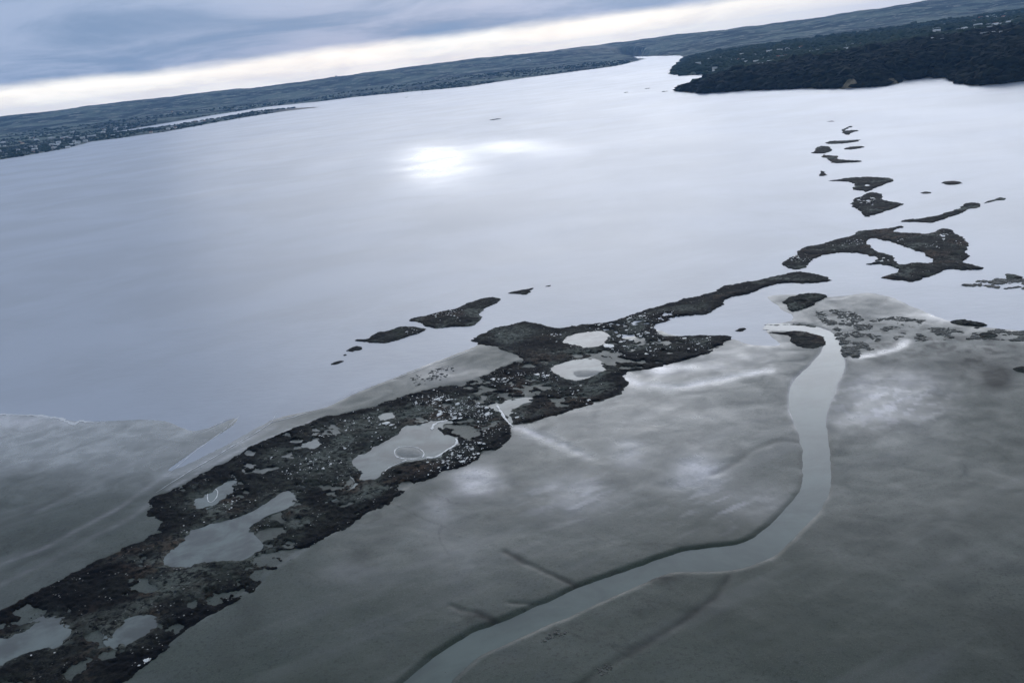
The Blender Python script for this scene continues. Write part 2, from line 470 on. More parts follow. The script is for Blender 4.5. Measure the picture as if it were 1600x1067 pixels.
MAIN = [[(-60, 1000), (0, 958), (60, 925), (110, 900), (150, 877), (175, 867), (212, 850), (250, 830), (258, 814), (240, 806), (217, 803), (235, 793), (237, 780), (245, 772), (262, 767), (300, 750), (350, 722), (400, 697), (450, 677), (500, 655), (550, 642), (575, 638), (600, 630), (625, 621), (650, 613), (687, 602), (725, 598), (762, 586), (780, 576), (800, 568), (815, 566), (803, 555), (778, 544), (747, 537), (734, 530), (750, 522), (775, 512), (803, 505), (825, 503), (844, 508), (866, 514), (903, 509), (950, 503), (987, 492), (1012, 484), (1075, 467), (1112, 458), (1137, 445), (1169, 441), (1200, 433), (1232, 427), (1245, 424), (1270, 428), (1302, 437), (1290, 441), (1255, 443), (1215, 443), (1200, 447), (1175, 458), (1137, 466), (1128, 478), (1106, 491), (1075, 494), (1037, 502), (1022, 508), (1025, 522), (1047, 525), (1106, 525), (1139, 525), (1139, 534), (1122, 547), (1100, 556), (1053, 570), (1012, 578), (969, 584), (981, 603), (966, 619), (919, 633), (875, 648), (856, 652), (831, 662), (809, 666), (805, 668), (799, 680), (795, 690), (770, 707), (750, 720), (720, 734), (700, 735), (675, 747), (650, 760), (625, 775), (600, 792), (570, 807), (545, 827), (515, 840), (500, 847), (456, 881), (425, 897), (415, 916), (381, 934), (347, 959), (300, 984), (260, 1020), (220, 1050), (190, 1075), (120, 1120), (-60, 1180), (-300, 1330), (-420, 1260)]]
POOLS = [
    ('pale square tide pool near the far end of the wide reef', [(884, 525), (925, 517), (950, 520), (953, 528), (941, 541), (916, 545), (881, 537)]),
    ('tide pool with a grey sand islet along its near edge', [(862, 573), (887, 566), (925, 562), (937, 569), (942, 581), (931, 587), (906, 594), (884, 592), (862, 583)]),
    ('small wedge shaped tide pool beside a round rocky lobe', [(765, 636), (790, 629), (825, 623), (831, 630), (812, 634), (797, 644), (803, 664), (799, 666), (789, 648), (778, 642)]),
    ('large winding tide pool in the middle of the reef', C4((520, 260), (650, 250), (700, 225), (800, 232), (815, 262), (755, 262), (745, 290), (770, 320), (850, 350), (860, 370), (780, 420), (740, 465), (640, 470), (540, 490), (420, 530), (380, 580), (250, 620), (230, 560), (200, 520), (190, 460), (300, 430), (450, 350), (500, 290))),
    ('long tide pool in the nearer half of the reef', [(255, 882), (272, 862), (295, 840), (300, 830), (337, 820), (362, 815), (410, 793), (430, 776), (447, 770), (462, 772), (455, 788), (447, 797), (403, 812), (385, 828), (405, 845), (412, 858), (378, 875), (325, 878), (290, 888)]),
    ('dark tide pool at the lower left corner of the view', [(-60, 1020), (25, 990), (75, 962), (98, 972), (110, 990), (98, 1010), (62, 1015), (32, 1025), (-10, 1045), (-60, 1060)]),
    ('narrow green pool holding a small white ring', [(300, 787), (318, 776), (340, 764), (362, 750), (366, 756), (352, 775), (338, 788), (305, 799)]),
    ('small bright pool near the back edge of the reef', [(587, 654), (600, 648), (615, 645), (618, 651), (597, 658)]),
    ('tiny pool among silty rock in the left half of the reef', [(476, 695), (490, 690), (497, 693), (488, 701)]),
    ('shallow silty pool with dark rock all round it', [(170, 1000), (190, 975), (225, 965), (240, 975), (215, 1000), (195, 1012)]),
    ('thin pool west of the black rocky knoll', C4((190, 560), (240, 640), (140, 690), (60, 740), (20, 760), (30, 735), (110, 690), (200, 640), (170, 590))),
]
MAIN = MAIN + [p for _, p in POOLS]
RING = [C5((180, 845), (230, 825), (350, 800), (480, 765), (550, 745), (545, 725), (620, 718), (730, 712), (830, 693), (850, 700), (790, 720), (760, 730), (880, 735), (1040, 742), (1060, 718), (1080, 708), (1130, 712), (1180, 740), (1240, 785), (1255, 805), (1240, 850), (1245, 890), (1230, 920), (1340, 958), (1330, 968), (1230, 965), (1120, 960), (1060, 985), (930, 1035), (880, 1045), (800, 1030), (690, 1020), (740, 1000), (810, 985), (815, 965), (780, 945), (740, 940), (690, 930), (620, 942), (582, 935), (660, 920), (690, 890), (640, 880), (560, 862), (420, 860), (310, 885), (270, 910), (240, 950), (190, 972), (150, 965), (80, 940), (85, 920), (150, 885), (190, 865)),
        C5((600, 795), (650, 770), (700, 780), (800, 800), (870, 825), (910, 850), (1000, 870), (1050, 910), (1020, 925), (900, 920), (860, 930), (820, 935), (800, 900), (810, 885), (730, 870), (640, 835)),
        C5((1055, 745), (1090, 740), (1115, 755), (1080, 765))]
# name, label, rings, height, grid step (deg)
REEFS = [
    ('long_reef', 'long dark mussel covered reef with tide pools running from the lower left corner', MAIN, 0.9, 0.05),
    ('ring_reef', 'dark ring of rock round a pale lagoon beyond the end of the long reef', RING, 0.9, 0.04),
    ('rock_islet', 'thin faint bar, the farthest of the dark islets in the bay', [C5((345, 44), (380, 38), (420, 38), (465, 46), (420, 42), (385, 42))], 0.6, 0.012),
    ('rock_islet', 'short slanting sliver of rock just beyond the small islet with a drooping belly', [C5((455, 98), (480, 80), (515, 68), (545, 72), (500, 84), (470, 104))], 0.6, 0.012),
    ('rock_islet', 'small islet with a drooping belly, second bar of rock from the far end', [C5((460, 106), (490, 98), (575, 93), (560, 103), (515, 112), (505, 126), (480, 120))], 0.7, 0.012),
    ('rock_islet', 'long thin bar of rock lying beyond the round headed islet', [C5((345, 178), (380, 161), (470, 163), (580, 152), (560, 168), (470, 178), (400, 183))], 0.8, 0.014),
    ('rock_islet', 'spindle shaped rock to the right of the round headed islet', [C5((470, 210), (520, 197), (620, 193), (560, 211), (500, 218))], 0.8, 0.014),
    ('rock_islet', 'round headed islet with a pointed spit on its left', [C5((262, 236), (300, 230), (298, 205), (330, 196), (380, 197), (395, 222), (360, 241), (310, 241))], 1.0, 0.014),
    ('rock_islet', 'boot shaped islet with a long toe pointing right', [C5((330, 262), (345, 245), (380, 255), (440, 258), (435, 275), (500, 285), (600, 290), (500, 299), (400, 304), (370, 275))], 0.9, 0.014),
    ('rock_islet', 'tiny sliver of rock under the heel of the boot shaped islet', [C5((325, 326), (345, 314), (365, 308), (352, 320))], 0.5, 0.014),
    ('rock_islet', 'small rock with a peak on top, alone between the boot shaped and the winged islets', [C5((305, 381), (330, 365), (325, 345), (340, 348), (358, 364), (376, 376), (340, 383))], 0.7, 0.014),
    ('rock_islet', 'wide winged islet with pointed ends touching the round speckled one', [C5((360, 416), (430, 405), (500, 392), (690, 387), (812, 405), (740, 430), (690, 450), (650, 465), (612, 484), (590, 475), (530, 468), (520, 455), (545, 440), (510, 414)), C5((605, 437), (630, 432), (638, 441), (615, 446))], 0.9, 0.02),
    ('rock_islet', 'round speckled islet with ragged edges and two small pools', [C5((510, 565), (550, 520), (600, 500), (630, 482), (670, 482), (720, 500), (725, 530), (770, 545), (855, 555), (810, 575), (770, 590), (720, 610), (640, 628), (612, 640), (590, 615), (560, 590)), C5((610, 535), (630, 530), (630, 542)), C5((640, 556), (660, 548), (668, 562), (648, 568))], 1.0, 0.02),
    ('rock_islet', 'long curved bar of rock like a fish, beyond the ring reef', [C5((812, 669), (860, 652), (950, 650), (1040, 635), (1150, 600), (1220, 575), (1240, 548), (1310, 545), (1345, 568), (1250, 590), (1200, 620), (1080, 660), (1020, 676), (930, 670))], 0.9, 0.022),
    ('rock_islet', 'thin chain of rocks off the right end of the fish shaped bar', [C5((1350, 548), (1420, 525), (1450, 515), (1480, 520), (1500, 514), (1490, 532), (1430, 533), (1350, 554))], 0.7, 0.018),
    ('rock_islet', 'small brown oblong rock alone on the right', [C5((1085, 423), (1110, 415), (1180, 413), (1215, 425), (1180, 436), (1110, 435))], 0.8, 0.016),
    ('rock_islet', 'very small faint rock right of the speckled islet', [C5((955, 486), (990, 476), (1012, 487), (985, 491))], 0.5, 0.014),
    ('rock_islet', 'tiny slanting rock in open water left of the speckled islet', [C5((332, 610), (350, 600), (372, 596), (350, 608))], 0.5, 0.014),
    ('rock_islet', 'leaf shaped rock bank off the back of the long reef, the larger of two joined', [C8((950, 280), (1010, 262), (1080, 250), (1170, 225), (1270, 205), (1300, 185), (1400, 150), (1470, 138), (1532, 143), (1510, 175), (1450, 200), (1385, 240), (1428, 265), (1380, 300), (1340, 320), (1250, 322), (1130, 335), (1060, 325), (1040, 300), (1000, 292))], 0.9, 0.03),
    ('rock_islet', 'low ragged rock bank at the left end of the leaf shaped one', [C8((610, 405), (700, 400), (730, 370), (780, 350), (820, 352), (900, 320), (960, 320), (1050, 330), (1070, 345), (1000, 370), (900, 400), (800, 428), (730, 425), (680, 415), (640, 416))], 0.8, 0.03),
    ('rock_islet', 'small two humped rock off the left end of the ragged bank', [C8((562, 472), (590, 458), (620, 443), (660, 445), (662, 465), (620, 474), (600, 479))], 0.7, 0.025),
    ('rock_islet', 'speck of rock between the two humped rock and the leftmost rock', [C8((540, 500), (560, 492), (572, 496), (556, 504))], 0.5, 0.02),
    ('rock_islet', 'leftmost small rock of the row behind the long reef', [C8((465, 554), (510, 535), (548, 533), (530, 547), (505, 558))], 0.7, 0.025),
    ('rock_islet', 'small flat rock to the right of the leaf shaped bank', [C7((298, 188), (320, 180), (350, 172), (400, 165), (437, 156), (410, 183), (390, 197), (340, 190))], 0.8, 0.025),
    ('rock_islet', 'speck of rock at the right end of the row behind the long reef', [C7((490, 155), (505, 146), (522, 143), (512, 154))], 0.5, 0.018),
    ('rock_islet', 'oval olive brown rock mound at the edge of the mudflat below the ring reef', [C6((402, 240), (412, 225), (450, 200), (530, 185), (600, 193), (622, 205), (570, 230), (530, 255), (470, 275), (432, 277))], 1.2, 0.03),
    ('rock_islet', 'small dark rock in the pale lagoon beside the right tip of the long reef', [C6((158, 378), (175, 366), (200, 358), (208, 366), (190, 378))], 0.7, 0.025),
    ('rock_islet', 'double hump of dark rock on the right mudflat', [C6((1230, 330), (1260, 318), (1320, 322), (1420, 345), (1400, 354), (1330, 349), (1260, 345))], 1.0, 0.03),
    ('rock_islet', 'small fuzzy dark rock just below the double hump', [C6((1370, 402), (1400, 385), (1450, 393), (1458, 410), (1420, 420), (1390, 418))], 0.8, 0.03),
    ('rock_islet', 'dark weedy patch inside the bend where the channel leaves the lagoon', [C6((295, 378), (400, 384), (450, 375), (500, 378), (600, 402), (612, 425), (605, 455), (540, 468), (480, 462), (430, 428), (425, 400), (360, 393))], 0.6, 0.035),
    ('rock_islet', 'thin dark spit along the upper bank at the mouth of the channel', [C6((283, 342), (320, 345), (400, 340), (480, 338), (560, 352), (560, 362), (480, 350), (400, 348), (320, 351))], 0.5, 0.025),
    ('rock_islet', 'dark rock cut by the right edge of the view', [C6((1540, 575), (1560, 562), (1600, 558), (1700, 575), (1660, 600), (1580, 590))], 0.8, 0.035),
    ('rock_islet', 'flat dark rock above the speckled mussel field at the right edge', [C6((1500, 90), (1530, 88), (1600, 108), (1560, 120), (1510, 112))], 0.8, 0.025),
]

# ------------------------------------------------------------------ sea
seaV = [(-24500, -1500, 0), (24500, -1500, 0), (24500, 24500, 0), (-24500, 24500, 0)]
sea = tag(obj('sea', mesh_np('sea', seaV, [[0, 1, 2, 3]], MAT_SEA)), kind='structure')
sea['label'] = 'calm silvery estuary water under overcast sky'

# ------------------------------------------------------------------ mudflat
azs = np.radians(np.arange(-52, 52.01, 0.11))
dep = np.radians(np.concatenate([np.arange(6.5, 40, 0.095), np.arange(40, 66, 0.5)]))
AZ, DP = np.meshgrid(azs, dep)
RR = H / np.tan(DP)
MX = RR * np.sin(AZ); MY = RR * np.cos(AZ)
sd_mud = rings_sd(MX, MY, [round_off(ring_m(MUD), 2)]) + fbm(MX, MY, 14, 4, 3) * 1.6
chan = ring_m(CHAN_L + CHAN_R[::-1])
sd_ch = sd_of(MX, MY, [chan], 80.0)
sd_ch = sd_ch + fbm(MX, MY, 34, 5, 5, 0.6) * 2.6
h = 0.02 + 0.5 * (1 - np.exp(-np.maximum(sd_mud, 0) / 9.0)) + 0.35 * (1 - np.exp(-np.maximum(sd_mud, 0) / 90.0))
h += fbm(MX, MY, 70, 4, 11) * 0.55 * sstep(sd_mud, 3, 30) + fbm(MX, MY, 9, 3, 12) * 0.10 * sstep(sd_mud, 1, 8)
h = np.maximum(h, 0.16 * sstep(sd_mud, 0, 2.5))
GULLY = [
    ([(785, 866), (810, 878), (840, 890), (870, 906), (900, 922), (915, 922)], 1.5, 0.22),
    ([(700, 950), (720, 957), (750, 962), (775, 975), (790, 982)], 1.3, 0.2),
    ([(800, 945), (830, 945), (850, 950)], 1.2, 0.25),
    ([(1146, 892), (1135, 915), (1115, 940), (1080, 968), (1040, 995), (1000, 1015), (960, 1035), (930, 1055), (890, 1090)], 1.8, 0.2),
    ([(1250, 692), (1215, 690), (1190, 700), (1165, 715), (1140, 732), (1115, 745)], 2.5, 0.15),
    ([(970, 588), (990, 600), (1037, 606), (1075, 604), (1137, 592), (1200, 581)], 5.0, 0.12),
    ([(1419, 534), (1400, 545), (1372, 553), (1334, 562)], 3.5, 0.15),
    ([(806, 669), (850, 685), (885, 702), (919, 716)], 3.0, 0.12),
    ([(60, 1080), (120, 1010), (200, 985)], 0.1, 0.0),
]
gd = []
for pts, wd, dpth in GULLY:
    d = near_line(MX + fbm(MX, MY, 18, 3, 33) * 2.2, MY + fbm(MX, MY, 16, 3, 35) * 2.2, [tuple(k_) for k_ in round_off(pts, 2, False)]) + fbm(MX, MY, 8, 3, 31) * wd * 0.35
    gd.append(d)
    h -= dpth * np.exp(-(d / wd) ** 2)
sd_rf = sd_of(MX, MY, [round_off(ring_m(MAIN[0]), 1)], 60.0)
h = h * (1 - 0.85 * sstep(sd_rf, 1.0, 5.0))
# the channel has a cut outer bank and is always below its water
bankv = sstep(sd_ch, -4.5, 1.0)
h = np.maximum(h, 0.5 * sstep(sd_ch, -14, -6) * sstep(sd_mud, 0, 4))
h = h * (1 - bankv) - 0.45 * bankv
h = np.where(sd_mud < 0, np.minimum(h, 0) + sd_mud * 0.12, h)
h = np.maximum(h, -2.0)

pale = np.zeros_like(h); dark = np.zeros_like(h); film = np.zeros_like(h); alg = np.zeros_like(h)
nz = fbm(MX, MY, 26, 5, 41); nz2 = fbm(MX, MY, 6, 4, 43)
for cx, cy_, wx, wy, k in [(1090, 742, 34, 26, 1.0), (745, 752, 34, 22, 1.05), (985, 712, 26, 18, 0.75), (890, 775, 55, 30, 0.45), (690, 800, 30, 30, 0.22), (1170, 790, 60, 26, 0.25),
                           (1030, 578, 22, 10, 0.7), (1090, 575, 60, 8, 0.5), (720, 880, 45, 40, 0.2), (1395, 610, 65, 32, 0.55), (1360, 650, 60, 12, 0.3), (1480, 495, 60, 8, 0.35),
                           (40, 660, 90, 12, 0.45), (560, 900, 60, 20, 0.12), (1150, 560, 60, 12, 0.25), (700, 585, 60, 14, 0.3)]:
    bl = blob(MX, MY, cx, cy_, wx, wy)
    pale += k * bl * np.clip(0.75 + nz * 0.9 + nz2 * 0.6, 0, 1.6)  # painted sheen of wet sand, together with real shell banks
    film += 1.0 * k * bl
for i, k, wd in [(5, 0.75, 3.5), (7, 0.6, 2.6), (6, 0.3, 2.2)]:
    pale += k * np.exp(-(gd[i] / wd) ** 2) * np.clip(0.8 + nz2, 0, 1.3); film += np.exp(-(gd[i] / (wd * 2)) ** 2)  # bright sheen of the wet creeks put into the colour
for i, k, wd in [(0, 0.7, 2.2), (1, 0.65, 1.8), (2, 0.4, 1.0), (3, 0.6, 2.2), (4, 0.45, 2.6)]:
    dark += k * np.exp(-(gd[i] / wd) ** 2) * np.clip(0.9 + nz2, 0, 1.2)
# wet glints painted in pale along the upper channel lips, and dark cut banks farther down
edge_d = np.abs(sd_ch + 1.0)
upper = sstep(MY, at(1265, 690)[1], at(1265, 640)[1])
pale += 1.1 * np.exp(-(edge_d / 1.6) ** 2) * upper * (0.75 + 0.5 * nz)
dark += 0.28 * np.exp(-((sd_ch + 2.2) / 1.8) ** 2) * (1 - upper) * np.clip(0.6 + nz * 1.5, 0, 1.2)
dark += 1.0 * np.clip(1.5 * blob(MX, MY, 1558, 594, 24, 18), 0, 1) + 0.45 * blob(MX, MY, 1520, 575, 60, 20) + 0.5 * blob(MX, MY, 1030, 905, 40, 8) + 0.35 * blob(MX, MY, 790, 975, 60, 14) + 0.4 * blob(MX, MY, 700, 1050, 22, 8)
for cx, cy_, wx, wy, k in [(560, 870, 26, 14, 0.4), (590, 840, 30, 14, 0.4), (620, 815, 30, 14, 0.4), (390, 960, 30, 40, 0.3), (350, 1030, 22, 40, 0.25), (1010, 625, 30, 8, 0.35), (1440, 560, 90, 14, 0.3),
                           (830, 1040, 60, 14, 0.25), (1100, 960, 60, 18, 0.15), (1560, 1000, 160, 120, 0.45), (1500, 840, 150, 60, 0.3), (60, 860, 120, 40, 0.2), (160, 760, 90, 22, 0.15)]:
    dark += k * blob(MX, MY, cx, cy_, wx, wy) * np.clip(0.8 + nz, 0, 1.4)  # dark silt patches; the lower right ones paint in the vignette
# streaks drawn out along the run of the ebb
ca, sa = math.cos(0.5), math.sin(0.5)
ux = (ca * MX + sa * MY); uy = (-sa * MX + ca * MY)
streak = fbm(ux * 0.12, uy, 12, 4, 51)
dark += 0.12 * sstep(streak, 0.12, 0.6); pale += 0.07 * sstep(-streak, 0.1, 0.6)
for pts, wd, kp in [([(-20, 892), (60, 862), (120, 830), (180, 798), (232, 762), (262, 742)], 2.2, 0.22), ([(-20, 925), (60, 888), (130, 850), (200, 812), (240, 786)], 2.2, 0.16),
                    ([(60, 800), (130, 768), (200, 730), (262, 700)], 2.4, 0.12), ([(265, 765), (320, 733), (380, 702), (432, 682), (500, 655)], 1.8, 0.35), ([(270, 748), (330, 715), (400, 680), (430, 668)], 1.6, 0.25)]:
    dl = near_line(MX + fbm(MX, MY, 20, 3, 85) * 1.2, MY, pts, 30.0)
    pale += kp * np.exp(-(dl / wd) ** 2) * np.clip(0.9 + nz2, 0, 1.5)
for pts, wd, kp in [([(0, 822), (50, 800), (90, 780), (130, 752), (160, 735)], 2.4, 0.35), ([(-20, 905), (60, 873), (130, 838), (190, 803)], 2.0, 0.35), ([(30, 900), (100, 868), (160, 835)], 2.0, 0.25)]:
    dl = near_line(MX + fbm(MX, MY, 20, 3, 87) * 1.2, MY, pts, 30.0)
    dark += kp * np.exp(-(dl / wd) ** 2) * np.clip(0.8 + nz2, 0, 1.5)
rill = fbm(MX + 0.6 * MY, MY * 0.7, 55, 5, 77, 0.55)
rmask = sstep(fbm(MX, MY, 110, 3, 78), 0.0, 0.35) * sstep(sd_mud, 8, 30)
dark += 0.42 * np.exp(-(rill / 0.016) ** 2) * rmask
spk = sstep(fbm(MX, MY, 5.0, 2, 79), 0.05, 0.4)
dark += 0.85 * spk * (blob(MX, MY, 1400, 530, 120, 34) + 0.7 * blob(MX, MY, 1560, 545, 90, 30) + 0.5 * blob(MX, MY, 1290, 495, 60, 18))
pale += 0.6 * sstep(-fbm(MX, MY, 4.5, 2, 80), 0.1, 0.4) * blob(MX, MY, 1385, 630, 75, 34)
pale += 0.35 * sstep(fbm(ux * 0.3, uy, 5, 3, 82), 0.1, 0.4) * (blob(MX, MY, 1120, 790, 80, 40) + blob(MX, MY, 890, 780, 80, 40))
alg += sstep(fbm(MX, MY, 120, 4, 61), -0.1, 0.5) * 0.8 + 0.5 * blob(MX, MY, 1150, 820, 90, 40)
film += 0.75 * blob(MX, MY, 980, 660, 300, 130) * (1 - sstep(sd_rf, -1, 1)) + 0.3 * blob(MX, MY, 1330, 500, 330, 50) + 1.3 * blob(MX, MY, 130, 690, 330, 62) + 0.4 * blob(MX, MY, 750, 850, 250, 90)
film += sstep(fbm(MX, MY, 60, 5, 71), 0.0, 0.5) * 0.2 + 0.4 * np.exp(-np.maximum(sd_mud, 0) / 8.0)
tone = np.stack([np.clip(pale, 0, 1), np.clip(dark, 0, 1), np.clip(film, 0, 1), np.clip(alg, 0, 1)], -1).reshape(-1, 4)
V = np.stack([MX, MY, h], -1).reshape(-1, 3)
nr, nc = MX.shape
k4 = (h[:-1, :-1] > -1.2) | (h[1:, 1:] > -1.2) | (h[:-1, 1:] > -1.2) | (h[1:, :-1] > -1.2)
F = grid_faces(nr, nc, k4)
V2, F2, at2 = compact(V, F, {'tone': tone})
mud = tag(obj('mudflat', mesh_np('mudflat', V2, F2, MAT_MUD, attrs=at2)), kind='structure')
mud['label'] = 'wet grey tidal mudflat with ripples, creeks and shell patches'


def mud_level(x, y):
    """height of the flats at single points, from the same grid"""
    a = math.atan2(x, y); d = math.atan2(H, math.hypot(x, y))
    i = int(np.clip(np.searchsorted(dep, d), 0, nr - 1)); j = int(np.clip(np.searchsorted(azs, a), 0, nc - 1))
    return float(h[i, j])


def poly_mesh(name, ring, z, mat):
    me = bpy.data.meshes.new(name)
    me.from_pydata([(p[0], p[1], z) for p in ring], [], [list(range(len(ring)))])
    me.materials.append(mat); me.update()
    return me


def channel_mesh(name, L, R, z, mat, grow=1.5):
    L = ring_m(L); R = ring_m(R); n = min(len(L), len(R)); A = []; B = []
    for i in range(n):
        tl = L[min(i + 1, n - 1)] - L[max(i - 1, 0)]; tr = R[min(i + 1, n - 1)] - R[max(i - 1, 0)]
        nl = np.array([-tl[1], tl[0]]) / (np.linalg.norm(tl) + 1e-9); nr_ = np.array([-tr[1], tr[0]]) / (np.linalg.norm(tr) + 1e-9)
        sgn = 1.0 if np.dot(nl, L[i] - R[i]) > 0 else -1.0
        A.append(L[i] + nl * grow * sgn); B.append(R[i] - nr_ * grow * sgn)
    return poly_mesh(name, A + B[::-1], z, mat)


ch = tag(obj('tidal_channel', channel_mesh('tidal_channel', CHAN_L, CHAN_R, 0.2, MAT_CHAN, 3.2)), kind='structure')
ch['label'] = 'smooth tidal channel winding across the mudflat'


def ico():
    ph = (1 + 5 ** 0.5) / 2
    v = np.array([(-1, ph, 0), (1, ph, 0), (-1, -ph, 0), (1, -ph, 0), (0, -1, ph), (0, 1, ph), (0, -1, -ph), (0, 1, -ph), (ph, 0, -1), (ph, 0, 1), (-ph, 0, -1), (-ph, 0, 1)], float)
    v /= np.linalg.norm(v[0])
    f = np.array([(0, 11, 5), (0, 5, 1), (0, 1, 7), (0, 7, 10), (0, 10, 11), (1, 5, 9), (5, 11, 4), (11, 10, 2), (10, 7, 6), (7, 1, 8), (3, 9, 4), (3, 4, 2), (3, 2, 6), (3, 6, 8), (3, 8, 9), (4, 9, 5), (2, 4, 11), (6, 2, 10), (8, 6, 7), (9, 8, 1)])
    return v, f


IV, IF = ico()


def blobs_mesh(name, P, S, mat, jit=0.25, smooth=False):
    """one mesh of many lumps: P centres (n,3), S radii (n,3)"""
    n = len(P)
    j = 1 + RNG.uniform(-jit, jit, (n, 12, 1))
    ang = RNG.uniform(0, 6.28, n); c, s_ = np.cos(ang)[:, None], np.sin(ang)[:, None]
    v = np.repeat(IV[None], n, 0)
    vx = v[..., 0] * c - v[..., 1] * s_; vy = v[..., 0] * s_ + v[..., 1] * c
    v = np.stack([vx, vy, v[..., 2]], -1) * j
    v = v * S[:, None, :] + P[:, None, :]
    f = IF[None] + (np.arange(n) * 12)[:, None, None]
    return mesh_np(name, v.reshape(-1, 3), f.reshape(-1, 3), mat, smooth)


# ------------------------------------------------------------------ reefs
def puddle_mesh(seed, dome=0.12):
    r = np.random.default_rng(seed); n = 11
    a = np.arange(n) / n * 2 * math.pi
    rad = 1 + r.uniform(-0.35, 0.3, n)
    vs = [(0, 0, dome)] + [(math.cos(q) * p * 0.6, math.sin(q) * p * 0.6, dome * 0.8) for q, p in zip(a, rad)] + [(math.cos(q) * p, math.sin(q) * p, -0.25) for q, p in zip(a, rad)]
    fs = []
    for i in range(n):
        j = (i + 1) % n
        fs.append([0, 1 + i, 1 + j]); fs.append([1 + i, n + 1 + i, n + 1 + j]); fs.append([1 + i, n + 1 + j, 1 + j])
    return mesh_np('shell_patch', vs, fs, MAT_SHELL)


SHELL = [puddle_mesh(s) for s in range(5)]
SPOTS = {   # (centre, half widths in px, count, size) of the pale shell patches seen on each reef
    0: [((680, 640), (60, 24), 60, 1.0), ((745, 640), (50, 26), 30, 1.0), ((735, 680), (45, 30), 45, 1.0), ((700, 720), (30, 14), 22, 0.9), ((975, 530), (40, 26), 48, 1.2),
        ((1060, 545), (70, 14), 18, 1.2), ((800, 590), (60, 16), 16, 1.1), ((540, 690), (110, 40), 22, 0.7), ((860, 620), (90, 22), 14, 1.0), ((400, 790), (120, 50), 10, 0.6), ((1010, 495), (60, 8), 8, 1.2), ((820, 525), (60, 12), 4, 1.4), ((120, 1020), (80, 20), 4, 0.6)],
    1: [((1245, 405), (18, 10), 9, 1.2), ((1330, 385), (50, 6), 8, 1.2), ((1470, 380), (40, 18), 12, 1.3), ((1390, 408), (14, 4), 3, 1.6)],
    12: [((1360, 318), (16, 8), 8, 1.6)],
    18: [((695, 492), (25, 8), 12, 1.3)],
    19: [((640, 520), (15, 4), 3, 1.2)],
}
reef_stats = []
